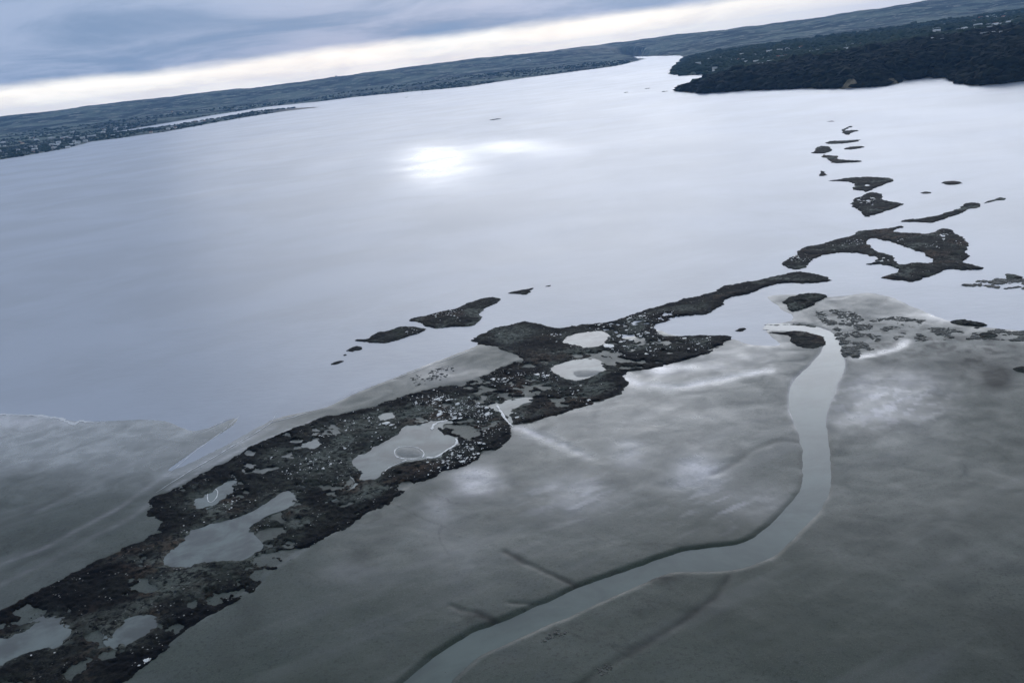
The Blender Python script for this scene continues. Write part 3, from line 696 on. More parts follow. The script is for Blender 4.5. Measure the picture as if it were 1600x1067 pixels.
for ri, (nm, label, rings, top, step) in enumerate(REEFS):
    RG = [round_off(ring_m(r_), 1 if ri == 0 else 2) for r_ in rings]
    allp = np.vstack(RG)
    a = np.arctan2(allp[:, 0], allp[:, 1]); d = np.arctan2(H, np.hypot(allp[:, 0], allp[:, 1]))
    m_ = 0.006
    da = math.radians(max(step, 0.03)); dd = math.radians(step)
    aa = np.arange(a.min() - m_, min(a.max(), math.radians(52)) + m_, da)
    ee = np.arange(d.min() - m_ * 0.5, min(d.max(), math.radians(44)) + m_, dd)
    A2, D2 = np.meshgrid(aa, ee)
    Rr = H / np.tan(D2); X = Rr * np.sin(A2); Y = Rr * np.cos(A2)
    rc = float(np.median(Rr))
    s = rings_sd(X, Y, RG)
    small = ri > 1
    s = s + (fbm(X, Y, 22, 5, 81 + ri, 0.65) * (4.2 if ri == 0 else 3.5) + fbm(X, Y, 6, 4, 181 + ri, 0.65) * 3.2 if not small else fbm(X, Y, 0.02 * rc, 5, 81 + ri, 0.65) * 0.003 * rc + fbm(X, Y, 0.006 * rc, 4, 281 + ri, 0.65) * 0.0026 * rc)
    if ri <= 1:      # silted gaps and small channels that break the rock up
        gap = fbm(X + 0.35 * Y, Y, 17, 5, 431, 0.6)
        s = np.minimum(s, (0.27 + 0.5 * sstep(Y, 680, 780) - gap) * 20 + 2.4 * fbm(X, Y, 4, 3, 433))
    so = rings_sd(X, Y, RG[:1]) if ri == 0 else s
    ew = 1.6 if not small else 1.5
    z = -0.35 + (top + 0.35) * (1 - np.exp(-np.maximum(s + 0.8, 0) / ew))
    z += (fbm(X, Y, 9, 5, 91, 0.6) * 0.75 + fbm(X, Y, 2.4, 3, 92) * 0.6) * top * sstep(s, -0.5, 3)
    z = np.where(s < -0.6, -0.5 + (s + 0.6) * 0.2, z)
    on_mud = ri == 0 or ri >= 25
    if on_mud:   # sit on the flats
        ii = np.clip(np.searchsorted(dep, D2.ravel()), 0, nr - 1); jj = np.clip(np.searchsorted(azs, A2.ravel()), 0, nc - 1)
        base = np.maximum(h[ii, jj].reshape(z.shape), 0.0) * (0.75 if ri == 0 else 0.95)
        z = z + base
    silt = sstep(fbm(X, Y, 26, 6, 101, 0.65), 0.08, 0.36); black = sstep(fbm(X, Y, 30, 5, 107, 0.6), 0.12, 0.42) * 0.9
    brown = sstep(fbm(X, Y, 28, 4, 113), 0.1, 0.5)
    if ri == 0:
        for cx, cy_, wx, wy in [(120, 940, 90, 30), (170, 900, 60, 30), (330, 745, 90, 12), (500, 780, 30, 16), (870, 540, 30, 12), (990, 560, 60, 12), (300, 960, 60, 30), (200, 1040, 70, 26), (840, 540, 40, 8), (600, 740, 50, 12), (1180, 450, 60, 5), (560, 800, 40, 16), (730, 610, 80, 8)]:
            black = np.maximum(black, np.clip(blob(X, Y, cx, cy_, wx, wy) * (1.0 + 0.8 * fbm(X, Y, 20, 4, 117)) * 1.25, 0, 1))
        for cx, cy_, wx, wy in [(470, 720, 70, 24), (170, 985, 50, 22), (800, 515, 40, 9), (560, 670, 60, 14), (400, 870, 60, 16), (800, 640, 25, 12), (1000, 510, 30, 12), (900, 550, 50, 6), (1080, 485, 70, 6), (1230, 438, 40, 3)]:
            silt = np.maximum(silt, np.clip(blob(X, Y, cx, cy_, wx, wy) * (1.0 + 0.9 * fbm(X, Y, 14, 4, 119)), 0, 1)); black *= 1 - 0.6 * blob(X, Y, cx, cy_, wx, wy)
        black = np.maximum(black, np.exp(-((so - 3.5) / 6.5) ** 2) * np.clip(0.95 + 1.2 * fbm(X, Y, 13, 4, 441), 0, 1))
        pl_ = rings_sd(X, Y, RG[1:])
        silt = np.maximum(silt, np.exp(-np.maximum(-pl_, 0) / 5.0) * np.clip(0.55 + 1.4 * fbm(X, Y, 11, 4, 443), 0, 1))
        black *= 1 - 0.7 * np.exp(-np.maximum(-pl_, 0) / 3.0)
    elif small:
        black *= 0.8
    spots_on = np.ones_like(z) * (1.0 if ri in (0, 1, 12, 18) else 0.25)
    # level a footing for each shell patch
    root = None
    todo = []
    for (c0, wd, cnt, size) in SPOTS.get(ri, []):
        tries = 0; got = 0
        rg = np.random.default_rng(int(c0[0] * 7 + c0[1]))
        while got < cnt and tries < cnt * 12:
            tries += 1
            if got and rg.random() < 0.55:   # shells lie in drifts
                q = (q0[0] + rg.normal() * 5, q0[1] + rg.normal() * 2.5)
            else:
                q = (c0[0] + rg.normal() * wd[0] * 0.7, c0[1] + rg.normal() * wd[1] * 0.7)
            q0 = q
            p = at(*q)
            ia = int((math.atan2(p[0], p[1]) - aa[0]) / da); ie = int((math.atan2(H, math.hypot(*p)) - ee[0]) / dd)
            if not (0 <= ia < len(aa) and 0 <= ie < len(ee)) or s[ie, ia] < 2.0: continue
            todo.append((p[0], p[1], float(z[ie, ia]), size * 0.62 * math.exp(rg.normal(0, 0.55)), rg.uniform(0, 6.28))); got += 1
    for (x, y, zc, sz, rz) in todo:
        m = (np.abs(X - x) < sz * 1.8) & (np.abs(Y - y) < sz * 1.8)
        m = np.where(m)
        dd2 = np.hypot(X[m] - x, Y[m] - y)
        k = 1 - sstep(dd2, sz * 1.0, sz * 1.7)
        z[m] = z[m] * (1 - k) + (zc - 0.05) * k
    tn = np.stack([np.clip(silt, 0, 1), np.clip(black, 0, 1), np.clip(brown, 0, 1), spots_on], -1).reshape(-1, 4)
    keep = s > -1.8
    kk = keep[:-1, :-1] | keep[1:, 1:] | keep[:-1, 1:] | keep[1:, :-1]
    cen = allp.mean(axis=0)
    V = np.stack([X, Y, z], -1).reshape(-1, 3)
    Fq = grid_faces(*X.shape, kk)
    if not len(Fq): continue
    V, Fq, aq = compact(V, Fq, {'tone': tn})
    cen = np.array([V[:, 0].mean(), V[:, 1].mean()])
    V = V - np.array([cen[0], cen[1], 0])
    grp = 'dark rock islets scattered in the estuary' if nm == 'rock_islet' else None
    me = mesh_np('rock_bed', V, Fq, MAT_REEF, attrs=aq)
    if todo or ri == 0:
        root = tag(obj(nm, None, None, (cen[0], cen[1], 0)), label, 'reef', grp)
        obj('rock_bed', me, root)
        for k, (x, y, zc, sz, rz) in enumerate(todo):
            obj('shell_patch', SHELL[k % 5], root, (x - cen[0], y - cen[1], zc), rz, (sz, sz * 1.15, 1))
        if todo:
            T = np.array([(t_[0], t_[1], t_[2]) for t_ in todo]); n_ = len(T) * (5 if ri == 0 else 3)
            pk = RNG.integers(0, len(T), n_); Q = T[pk] + np.column_stack([RNG.normal(0, 4.5, n_), RNG.normal(0, 6.5, n_), np.zeros(n_)])
            ia = np.clip(((np.arctan2(Q[:, 0], Q[:, 1]) - aa[0]) / da).astype(int), 0, len(aa) - 1); ie = np.clip(((np.arctan2(H, np.hypot(Q[:, 0], Q[:, 1])) - ee[0]) / dd).astype(int), 0, len(ee) - 1)
            okk = s[ie, ia] > 0.8; Q = Q[okk]; Q[:, 2] = z[ie, ia][okk] + 0.05
            rr2 = 0.22 * np.exp(RNG.normal(0, 0.5, len(Q))) * (1.0 if ri == 0 else 1.6)
            lit = obj('shell_litter', blobs_mesh('shell_litter', Q - np.array([cen[0], cen[1], 0]), np.column_stack([rr2, rr2 * 1.2, rr2 * 0.5]), MAT_SHELL), root)
            lit['kind'] = 'stuff'
        if ri == 0:
            for plabel, pr in POOLS:
                P2 = round_off(ring_m(pr), 2); pc = P2.mean(axis=0)
                g_ = P2 + (P2 - pc) / (np.linalg.norm(P2 - pc, axis=1)[:, None] + 1e-6) * 3.2 - cen
                tag(obj('tide_pool', poly_mesh('tide_pool', g_, 0.34, MAT_POOL), root), plabel)
            ISL = [('grey sand islet in the large winding pool', C4((470, 420), (500, 400), (600, 400), (645, 430), (630, 460), (540, 465), (480, 450))),
                   ('grey sand islet in the middle pool', C7((618, 582), (650, 572), (700, 570), (768, 575), (770, 590), (700, 608), (640, 610)))]
            for lb, pr in ISL:
                P2 = round_off(ring_m(pr), 2); pc = P2.mean(axis=0); vs = [(*(pc - cen), 0.75)]
                for f_, z_ in ((0.6, 0.68), (1.0, 0.3)):
                    vs += [(*(pc + (q - pc) * f_ - cen), z_) for q in P2]
                n = len(P2); fs = []
                for i in range(n):
                    j = (i + 1) % n
                    fs += [[0, 1 + i, 1 + j], [1 + i, n + 1 + i, n + 1 + j], [1 + i, n + 1 + j, 1 + j]]
                tag(obj('sand_islet', mesh_np('sand_islet', vs, fs, MAT_SAND), root), lb)
                # pale shell rim round the islet
            def rim(pts, wdt, z_, parent, closed=True, label=None):
                Q = round_off(ring_m(pts), 2, closed) - cen; n = len(Q); vs = []; fs = []
                for i in range(n):
                    tdir = Q[(i + 1) % n] - Q[i - 1] if closed or 0 < i < n - 1 else (Q[1] - Q[0] if i == 0 else Q[-1] - Q[-2])
                    nn = np.array([-tdir[1], tdir[0]]); nn /= np.linalg.norm(nn) + 1e-9
                    wv = wdt * random.uniform(0.25, 1.2)
                    vs += [(*(Q[i] - nn * wv), z_), (*Q[i], z_ + 0.12), (*(Q[i] + nn * wv), z_)]
                    if i or closed:
                        a_, b_ = 3 * ((i - 1) % n), 3 * i
                        fs += [[a_, a_ + 1, b_ + 1, b_], [a_ + 1, a_ + 2, b_ + 2, b_ + 1]]
                o_ = obj('shell_rim', mesh_np('shell_rim', vs, fs, MAT_SHELL), parent)
                if label: o_['label'] = label
            rim(C4((462, 420), (495, 392), (605, 394), (655, 430), (640, 468), (540, 472), (474, 458)), 0.5, 0.36, root, True, 'white shell rim round the grey sand islet')
            rim([(324, 775), (326, 768), (335, 763), (341, 768), (339, 778), (331, 786), (325, 784)], 0.28, 0.36, root, True, 'small white ring in the narrow green pool')
            rim(C4((665, 462), (720, 465), (790, 420), (845, 385), (862, 365), (850, 345)), 0.9, 0.42, root, False, 'white shell edge of the large pool')
            rim(C4((700, 290), (705, 262), (740, 238), (800, 232)), 1.3, 0.42, root, False, 'broken white shell bank at the head of the large pool')
            rim(C4((540, 478), (460, 510), (420, 530), (395, 565)), 0.5, 0.40, root, False, 'thin white shell line on the near shore of the large pool')
            rim(C7((245, 750), (275, 800), (300, 835), (325, 855)), 0.8, 0.5, root, False, 'pale run of water draining the wedge pool')
    else:
        o = tag(obj(nm, me, None, (cen[0], cen[1], 0)), label, 'rock', grp)
    reef_stats.append((nm, len(Fq)))

# mussel clumps spread over the rippled bank, uncountable
def scatter_px(poly, n, seed, thr=None, wave=12):
    R = ring_m(poly); r = np.random.default_rng(seed)
    px = np.array(poly); lo = px.min(0); hi = px.max(0)
    q = r.uniform(lo, hi, (n * 4, 2))
    P = np.array([at(*k) for k in q])
    ok = rings_sd(P[:, 0], P[:, 1], [R]) > 0
    if thr is not None: ok &= fbm(P[:, 0], P[:, 1], wave, 3, seed) > thr
    return P[ok][:n]


def clump_bed(label, polys, seed, size):
    Ps = np.vstack([scatter_px(pl, n, seed + i, thr, wv) for i, (pl, n, thr, wv) in enumerate(polys)])
    z = np.array([max(mud_level(*p), 0.0) for p in Ps]) + 0.02
    rr_ = size * np.exp(RNG.normal(0, 0.45, len(Ps)))
    S = np.stack([rr_, rr_ * 1.1, rr_ * 0.35], -1)
    me = blobs_mesh('mussel_bed', np.column_stack([Ps, z]), S, MAT_CLUMP)
    o = tag(obj('mussel_bed', me), label, 'mussels', None, 'stuff')


clump_bed('dark mussel clumps covering the rippled bank right of the channel bend', [
    (C6((640, 385), (560, 300), (560, 262), (680, 278), (900, 300), (1110, 325), (1020, 395), (950, 430), (800, 490), (705, 535), (685, 490), (668, 430)), 1900, 0.05, 7),
    (C6((700, 500), (680, 410), (760, 400), (820, 450), (810, 480), (705, 535)), 750, -0.05, 6),
    (C6((1060, 400), (1160, 350), (1350, 350), (1600, 380), (1600, 430), (1300, 420), (1060, 430)), 800, 0.08, 8)], 201, 0.6)
clump_bed('speckled field of mussel clumps in the shallows at the right edge', [
    (C6((1283, 150), (1350, 128), (1450, 115), (1620, 118), (1700, 150), (1620, 172), (1500, 165), (1380, 152)), 420, 0.0, 9)], 231, 1.0)
clump_bed('scattered mussel clumps on the shallow bank behind the middle of the reef', [
    (C8((960, 640), (1080, 600), (1230, 560), (1250, 600), (1160, 660), (1000, 700)), 90, None, 12)], 251, 0.6)
clump_bed('weedy clumps beside the near bank of the channel', [
    ([(690, 1050), (720, 1030), (760, 1020), (730, 1050), (700, 1067)], 220, 0.0, 10), ([(840, 1010), (870, 985), (890, 990), (860, 1020), (820, 1030)], 120, 0.0, 10),
    ([(930, 1050), (950, 1035), (960, 1050), (940, 1060)], 40, None, 10)], 271, 0.28)


# foam and wave lines along the sandbank edges
def foam(label, pts, wdt, seed):
    r = np.random.default_rng(seed)
    Q = ring_m(pts); seg = []
    for a_, b_ in zip(Q[:-1], Q[1:]):
        n = max(2, int(np.linalg.norm(b_ - a_) / 2.5))
        for k in range(n): seg.append(a_ + (b_ - a_) * k / n)
    seg.append(Q[-1]); Q = np.array(seg); vs = []; fs = []
    Q = Q + np.stack([fbm(Q[:, 0], Q[:, 1], 9, 3, seed), fbm(Q[:, 1], Q[:, 0], 9, 3, seed + 5)], -1) * wdt * 0.8
    for i in range(len(Q)):
        t_ = Q[min(i + 1, len(Q) - 1)] - Q[max(i - 1, 0)]; nn = np.array([-t_[1], t_[0]]); nn /= np.linalg.norm(nn) + 1e-9
        f_ = min(1, i / 6, (len(Q) - 1 - i) / 6)
        wv = wdt * max(0.05, f_ * (0.35 + 0.9 * r.random() ** 1.5))
        zb = max(mud_level(*Q[i]), 0.0) + 0.05
        vs += [(*(Q[i] - nn * wv), zb), (*Q[i], zb + 0.06), (*(Q[i] + nn * wv), zb)]
        if i:
            a_, b_ = 3 * (i - 1), 3 * i
            fs += [[a_, a_ + 1, b_ + 1, b_], [a_ + 1, a_ + 2, b_ + 2, b_ + 1]]
    tag(obj('foam_line', mesh_np('foam_line', vs, fs, MAT_FOAM)), label, 'foam', None, 'stuff')


foam('white foam along the outer edge of the left sandbank', [(-40, 646), (0, 647), (60, 649), (95, 654), (118, 664), (125, 657), (158, 661)], 1.6, 1)
foam('thin pale line of foam round the tip of the sand tongue', [(262, 742), (300, 708), (345, 676), (374, 650), (350, 657), (300, 682)], 0.45, 2)
foam('long thin wave line between sand tongue and reef', [(245, 770), (300, 735), (350, 706), (400, 676), (425, 660), (460, 652), (500, 638)], 0.5, 3)
foam('small white splash where the wave line bends', [(426, 658), (429, 652), (432, 645)], 1.0, 4)
foam('faint wave line trailing towards the tip of the wide reef', [(500, 638), (560, 610), (600, 597), (650, 580), (700, 562), (745, 545)], 0.35, 5)

# ------------------------------------------------------------------ far land
COAST = [(-1500, 430), (-900, 370), (-300, 300), (-100, 266), (0, 250), (60, 240), (110, 231), (140, 222), (200, 214.5), (260, 206), (330, 193), (375, 185), (400, 181), (450, 173.5), (512, 166.5), (450, 170), (400, 175), (330, 187), (260, 198), (200, 206), (168, 208.5), (240, 196), (330, 181), (380, 173), (420, 167), (500, 159), (560, 151.5), (640, 144), (730, 136), (800, 125), (900, 112), (960, 104), (990, 97), (1008, 92.5), (985, 92), (960, 93), (985, 88.5), (1025, 88), (1065, 87.5),
         (1063, 96), (1054, 103), (1043, 116.5), (1065, 118.5), (1140, 116.5), (1120, 121), (1095, 127), (1075, 135), (1052, 143), (1075, 144.5), (1100, 147), (1150, 143), (1200, 141), (1260, 138.5), (1330, 138.5), (1380, 135.5), (1420, 126), (1445, 122.5), (1475, 124), (1490, 131), (1520, 135), (1550, 133), (1600, 127), (1750, 116), (2200, 100), (3000, 110)]
CO = ring_m(COAST)
CO = np.vstack([CO, [[24000, 6000], [24000, 60000], [-52000, 60000], [-52000, CO[0][1]]]])
az2 = np.radians(np.arange(-46, 46.01, 0.085))
dp2 = np.radians(np.concatenate([np.arange(5.6, 1.4, -0.022), np.arange(1.4, 0.52, -0.012)]))
A2, D2 = np.meshgrid(az2, dp2)
Rr = H / np.tan(D2); X = Rr * np.sin(A2); Y = Rr * np.cos(A2)
sdl = rings_sd(X, Y, [CO]) + fbm(X, Y, 220, 4, 301) * 0.005 * Rr


def hill(cx, cy_, z, wx, wy, rot=0.0, base=None):
    """one hill whose summit of height z lies under the survey position"""
    c = at(cx, cy_, z)
    ux_ = (X - c[0]) * math.cos(rot) + (Y - c[1]) * math.sin(rot); uy_ = -(X - c[0]) * math.sin(rot) + (Y - c[1]) * math.cos(rot)
    return z * np.exp(-(ux_ / wx) ** 2 - (uy_ / wy) ** 2)


inl = np.maximum(sdl, 0)
land = 2.0 + 5 * (1 - np.exp(-inl / 250)) + 28 * (1 - np.exp(-inl / 2500))
near_head = sstep(A2, math.radians(9.2), math.radians(11.5)) * (1 - 0.75 * sstep(Rr, 4000, 5600)) * (1 - sstep(Rr, 6000, 7500))
cap = 52 + 16 * fbm(X, Y, 900, 4, 311) + 22 * sstep(A2, math.radians(18), math.radians(27))
land += near_head * cap * (1 - np.exp(-inl / 150)) * sstep(inl, 5, 120)
p2m = sstep(A2, math.radians(7.8), math.radians(10.5)) * sstep(Rr, 4600, 5600) * (1 - sstep(Rr, 8500, 10500))
land += p2m * (34 + 22 * fbm(X, Y, 700, 4, 321)) * (1 - np.exp(-inl / 260))
land += sstep(Rr, 6500, 12500) * (45 + 42 * fbm(X, Y, 1500, 5, 331, 0.55)) * (1 - np.exp(-inl / 1500))
rid = 0.0
ridge = sstep(Rr, 11500, 15500) * (1 - sstep(Rr, 17500, 21500))
azd = np.degrees(A2)
crest = 172 + 10 * fbm(azd, azd * 0 + 4.3, 0.9, 3, 345) + 34 * fbm(azd, azd * 0 + 0.3, 7.5, 5, 341, 0.55) + 14 * np.exp(-((azd - 0.5) / 7) ** 2) + 16 * np.exp(-((azd - 24) / 5) ** 2)
land += ridge * crest * (0.85 + 0.3 * fbm(X, Y, 2600, 6, 351, 0.6))
land += sstep(Rr, 2300, 4000) * fbm(X, Y, 160, 3, 361) * 3 * sstep(inl, 30, 200)
z = np.where(sdl > 0, land * sstep(sdl, -1, 40) + 0.2, np.maximum(sdl * 0.05, -6))
sand = np.exp(-np.maximum(sdl, 0) / 14.0) * (0.35 + 0.45 * near_head)
sp = at(455, 171.5); sand = np.maximum(sand, np.clip(blob(X, Y, 465, 170.5, 55, 9), 0, 1) * (sdl > 0))
for x0 in [(845, 100), (880, 98), (915, 94.5), (945, 92)]:
    sand = np.maximum(sand, 0.75 * blob(X, Y, x0[0], x0[1], 26, 1.6))
sand = np.maximum(sand, 0.6 * blob(X, Y, 530, 133, 12, 1.6))
wood = np.clip(near_head * 1.2 * sstep(inl, 10, 60), 0, 1) * sstep(3.0 + fbm(X, Y, 500, 3, 371) - np.maximum(0, (Rr - 3800) / 800.0) * 1.2, 1.4, 2.2)
built = np.clip(sstep(fbm(X, Y, 700, 4, 381), 0.05, 0.4) * (Rr < 9500) * (1 - wood), 0, 1)
tn = np.stack([np.clip(sand, 0, 1), wood, built, built * 0], -1).reshape(-1, 4)
kz = z > -5.5
kk = kz[:-1, :-1] | kz[1:, 1:] | kz[:-1, 1:] | kz[1:, :-1]
V = np.stack([X, Y, z], -1).reshape(-1, 3); Fq = grid_faces(*X.shape, kk)[:, ::-1]
V, Fq, aq = compact(V, Fq, {'tone': tn})
tag(obj('hills', mesh_np('hills', V, Fq, MAT_LAND, attrs=aq)), 'low blue hills, suburbs and farmland round the bay', kind='structure')
ZL, SL = z, sdl


def land_at(x, y):
    a_ = math.atan2(x, y); d_ = math.atan2(H, math.hypot(x, y))
    j = int(np.clip((a_ - az2[0]) / (az2[1] - az2[0]), 0, len(az2) - 1))
    i = int(np.clip(np.searchsorted(-dp2, -d_), 0, len(dp2) - 1))
    return float(ZL[i, j]), float(SL[i, j])


# woodland on the near headland and shelter belts farther off
def wood_stuff(name, label, n, amin, amax, rmin, rmax, rad, mat, seed, thr, wave, inland=8, exclude=None):
    r = np.random.default_rng(seed)
    a_ = np.radians(r.uniform(amin, amax, n)); R_ = 1 / r.uniform(1 / rmax, 1 / rmin, n)
    x = R_ * np.sin(a_); y = R_ * np.cos(a_)
    ok = fbm(x, y, wave, 4, seed) > thr
    x, y = x[ok], y[ok]
    zs = np.array([land_at(p, q) for p, q in zip(x, y)])
    ok = zs[:, 1] > inland
    x, y, zs, d = x[ok], y[ok], zs[ok], np.hypot(x[ok], y[ok])
    rr_ = rad * np.exp(r.normal(0, 0.3, len(x))) * (0.6 + 0.4 * d / rmin)
    S = np.stack([rr_ * r.uniform(0.9, 1.9, len(x)), rr_, rr_ * 0.75], -1)
    me = blobs_mesh(name, np.column_stack([x, y, zs[:, 0] + rr_ * 0.45]), S, mat, 0.3)
    tag(obj(name, me), label, 'trees', None, 'stuff')


wood_stuff('forest', 'dark woodland covering the near headland on the right', 30000, 9.5, 34, 2250, 4050, 7.5, MAT_CROWN, 401, -0.75, 260)
wood_stuff('woodland', 'teal tree belts on the far side of the right headland', 16000, 7.4, 34, 3900, 9500, 7.5, MAT_CROWN2, 411, -0.5, 300)
wood_stuff('shelter_belt', 'dark tree belts along the low left shore', 30000, -34, 8.5, 4300, 11500, 4.2, MAT_CROWN2, 421, -0.12, 350, 25)


# houses: a gabled one with parts for the nearest, a light copy for the far ones
def box(x0, x1, y0, y1, z0, z1):
    v = [(x0, y0, z0), (x1, y0, z0), (x1, y1, z0), (x0, y1, z0), (x0, y0, z1), (x1, y0, z1), (x1, y1, z1), (x0, y1, z1)]
    f = [(0, 3, 2, 1), (4, 5, 6, 7), (0, 1, 5, 4), (1, 2, 6, 5), (2, 3, 7, 6), (3, 0, 4, 7)]
    return v, f


def py_mesh(name, vf, mat):
    me = bpy.data.meshes.new(name); vs = []; fs = []
    for v, f in vf:
        o_ = len(vs); vs += v; fs += [tuple(i + o_ for i in q) for q in f]
    me.from_pydata(vs, [], fs); me.materials.append(mat); me.update(); return me


def gable(lx, ly, z0, hr, o_=0.5):
    a, b = lx / 2 + o_, ly / 2 + o_
    v = [(-a, -b, z0), (a, -b, z0), (a, b, z0), (-a, b, z0), (-a, 0, z0 + hr), (a, 0, z0 + hr)]
    f = [(0, 1, 5, 4), (2, 3, 4, 5), (0, 4, 3), (1, 2, 5), (0, 3, 2, 1)]
    return v, f


HM = {}
for kind, (lx, ly, hh, hr, wm, rm) in {
        'grey': (15, 10, 5.5, 2.6, MAT_WALLP, MAT_ROOFG), 'red': (13, 9, 4, 2.8, MAT_WALLC, MAT_ROOFR),
        'white': (18, 12, 6, 2.0, MAT_WALLP, MAT_ROOFW)}.items():
    wins = [box(-lx / 2 + 1.5 + i * 3.4, -lx / 2 + 3.6 + i * 3.4, -ly / 2 - 0.12, -ly / 2 + 0.05, 1.2, 2.6) for i in range(int((lx - 2) / 3.4))]
    HM[kind] = (py_mesh('wall', [box(-lx / 2, lx / 2, -ly / 2, ly / 2, -4, hh)], wm), py_mesh('roof', [gable(lx, ly, hh + 0.003, hr)], rm), py_mesh('window_row', wins, MAT_GLASS))


def house(kind, x, y, zg, rz, sc, label, group):
    root = tag(obj('house', None, None, (x, y, zg), rz, (sc, sc, sc)), label, 'house', group)
    wl, rf, wn = HM[kind]
    obj('wall', wl, root); obj('roof', rf, root); obj('window_row', wn, root)


hr_ = np.random.default_rng(77)


def cluster(n, cx, cy_, wx, wy, label, group, kinds=('grey', 'red', 'white', 'white'), sc=1.0):
    for i in range(n):
        q = (cx + hr_.uniform(-wx, wx), cy_ + hr_.uniform(-wy, wy))
        z_ = 5.0
        for _ in range(4):
            p = at(q[0], q[1], z_); z_ = land_at(*p)[0]
        if land_at(*p)[1] < 12 or p[1] < 0: continue
        k = kinds[hr_.integers(len(kinds))]
        lb = {'grey': 'grey roofed ', 'red': 'red roofed ', 'white': 'white roofed '}[k] + label
        house(k, p[0], p[1], max(z_, 1) + 0.3, hr_.uniform(-0.6, 0.6), sc * 1.25 * hr_.uniform(0.8, 1.35), lb, group)


cluster(62, 60, 226, 90, 12, 'house in the suburb on the low shore at the left edge', 'houses of the left shore suburb')
cluster(26, 190, 205, 90, 9, 'house in the suburb behind the sand spit lagoon', 'houses behind the lagoon')
cluster(16, 350, 172, 120, 7, 'house scattered over the farmland of the far left shore', 'houses on the far shore farmland', sc=1.2)
cluster(6, 528, 135, 16, 2, 'shed in the bright cluster above the middle of the far shore', 'white sheds on the far shore', ('white',), 1.6)
cluster(12, 870, 99, 70, 4, 'long shed near the bright strip by the river mouth', 'white sheds near the river mouth', ('white',), 1.6)
cluster(48, 1150, 95, 80, 12, 'house among trees on the point beside the river mouth', 'houses on the river mouth point')
cluster(34, 1290, 76, 80, 8, 'house at the far edge of the dark headland wood', 'houses behind the headland wood')
cluster(34, 1525, 54, 70, 12, 'house in the bright group high on the right headland', 'houses high on the right headland', ('white', 'grey', 'white'), 1.25)
cluster(22, 1560, 36, 50, 8, 'house on the hill at the upper right edge', 'houses on the upper right hill', sc=1.3)
cluster(5, 1390, 122, 12, 2, 'house standing by the beach below the dark wood', 'houses by the headland beach', ('grey', 'red'))

# eroded bank in the wood, rocks off the point, boats, beacon
def cliff(cx, cy_, wpx, hm, label):
    p = at(cx, cy_, 2.0); wd = wpx * np.linalg.norm(p) / FPX
    vs = []; nx, nz_ = 13, 6
    for k in range(nz_):
        t_ = k / (nz_ - 1)
        for i in range(nx):
            u = (i / (nx - 1) - 0.5) * 2 * (1 - 0.72 * t_)
            vs.append((u * wd / 2, t_ * hm * 0.9 + RNG.uniform(-2, 2) + (1 - u * u) * -4, t_ * hm * (1 - 0.25 * abs(u)) + RNG.uniform(-1, 1)))
    fs = [[k * nx + i, k * nx + i + 1, (k + 1) * nx + i + 1, (k + 1) * nx + i] for k in range(nz_ - 1) for i in range(nx - 1)]
    tag(obj('clay_bank', mesh_np('clay_bank', vs, fs, MAT_CLIFF), None, (p[0], p[1] - 3, 0.5), -math.atan2(p[0], p[1])), label, 'cliff')


cliff(1329, 137, 30, 25, 'tan triangular slip of bare clay in the dark wood by the water')
cliff(1392, 131, 22, 16, 'low pale clay bank behind the beach on the dark headland')
for (cx, cy_, wx, label) in [(1039, 143.5, 5, 'dark rock just off the tip of the wooded headland'), (1011, 139, 4, 'small rock farther off the tip of the headland'), (978, 145, 3.5, 'faint outermost rock off the headland tip'),
                             (635, 152.5, 2.5, 'tiny dark rock off the middle of the far shore'), (774, 187, 10, 'thin shoal line just breaking the bright water in the middle')]:
    p = at(cx, cy_); s_ = wx * np.linalg.norm(p) / FPX
    n_ = 5
    P3 = np.column_stack([p[0] + np.linspace(-s_ * 0.6, s_ * 0.6, n_), p[1] + RNG.uniform(-4, 4, n_), np.full(n_, 0.2)]) - np.array([p[0], p[1], 0])
    S = np.column_stack([np.full(n_, s_ * 0.35), np.full(n_, min(s_ * 0.8, 14)), RNG.uniform(1.2, 2.6, n_)])
    tag(obj('rock', blobs_mesh('rock', P3, S, MAT_CLUMP), None, (p[0], p[1], 0)), label, 'rock')


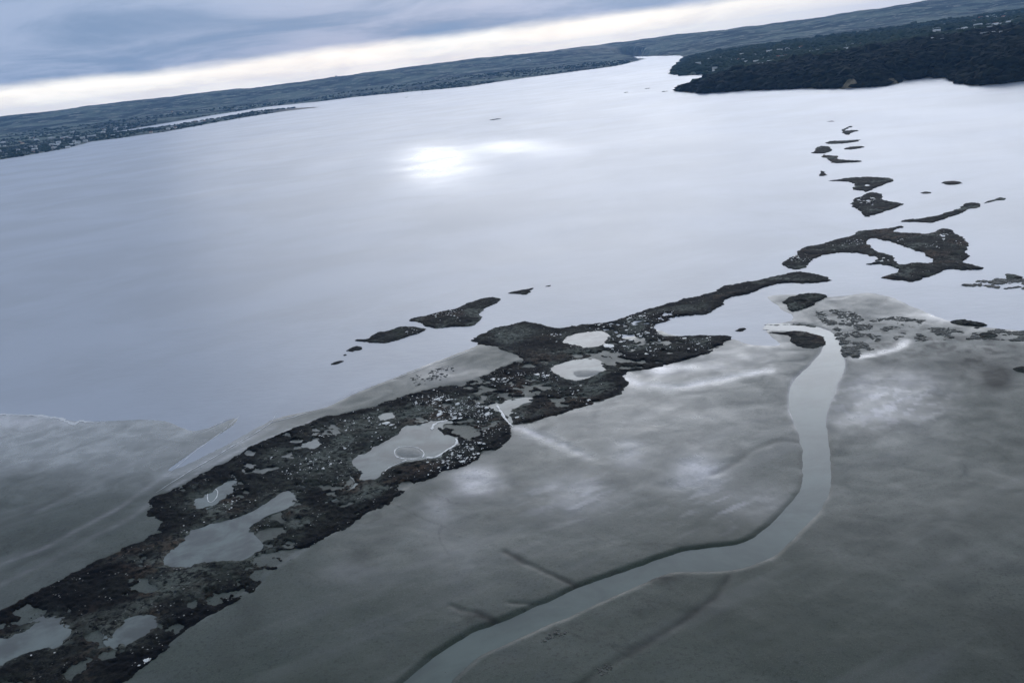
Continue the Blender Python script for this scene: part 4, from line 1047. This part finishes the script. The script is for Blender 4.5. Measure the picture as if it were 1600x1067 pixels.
def boat(cx, cy_, L, label, rz):
    p = at(cx, cy_)
    root = tag(obj('boat', None, None, (p[0], p[1], 0), rz), label, 'boat', 'boats moored off the far shore')
    hv = []; st = [(-0.5, 0.8), (-0.2, 1.0), (0.15, 0.95), (0.38, 0.55), (0.5, 0.04)]
    for u, wv in st:
        hv += [(u * L, -wv * L * 0.14, 1.1), (u * L, -wv * L * 0.09, -0.3), (u * L, wv * L * 0.09, -0.3), (u * L, wv * L * 0.14, 1.1)]
    fs = [[4 * i + k, 4 * i + k + 1, 4 * i + k + 5, 4 * i + k + 4] for i in range(4) for k in range(3)] + [[4 * i, 4 * i + 4, 4 * i + 7, 4 * i + 3] for i in range(4)] + [[0, 3, 2, 1]]
    obj('hull', mesh_np('hull', hv, fs, MAT_HULL, False), root)
    obj('cabin', py_mesh('cabin', [box(-0.2 * L, 0.18 * L, -0.08 * L, 0.08 * L, 1.103, 2.6)], MAT_HULL), root)
    obj('mast', py_mesh('mast', [box(-0.08, 0.08, -0.08, 0.08, 2.603, 1.1 * L)], MAT_POST), root)


boat(660, 146, 18, 'tiny white boat off the middle of the far shore', 0.2)
boat(1086, 139, 12, 'tiny boat in the small bay behind the headland tip', 0.7)
pb = at(374, 188)
bc = tag(obj('beacon', None, None, (pb[0], pb[1], 0)), 'small dark channel beacon standing off the sand spit', 'beacon')
obj('pile', py_mesh('pile', [box(-0.8, 0.8, -0.8, 0.8, -2, 16)], MAT_POST), bc)
obj('top_mark', py_mesh('top_mark', [box(-2.6, 2.6, -2.6, 2.6, 16.003, 20)], MAT_POST), bc)

# ------------------------------------------------------------------ air
hz = bpy.data.materials.new('haze'); hz.use_nodes = True
q = NT(hz.node_tree); q.n.clear()
ho = q.new('ShaderNodeOutputMaterial'); pv = q.new('ShaderNodeVolumePrincipled')
pv.inputs['Color'].default_value = (0.24, 0.52, 0.98, 1); pv.inputs['Density'].default_value = 2.0e-5
pv.inputs['Anisotropy'].default_value = 0.0
q.l.new(pv.outputs[0], ho.inputs['Volume'])
v, f = box(-30000, 30000, -2500, 26000, -9, 420)
tag(obj('haze', py_mesh('haze', [(v, f)], hz)), 'thin blue haze over the estuary', kind='stuff')
print('reefs', reef_stats, 'objects', len(bpy.data.objects), 'faces', sum(len(m.polygons) for m in bpy.data.meshes))
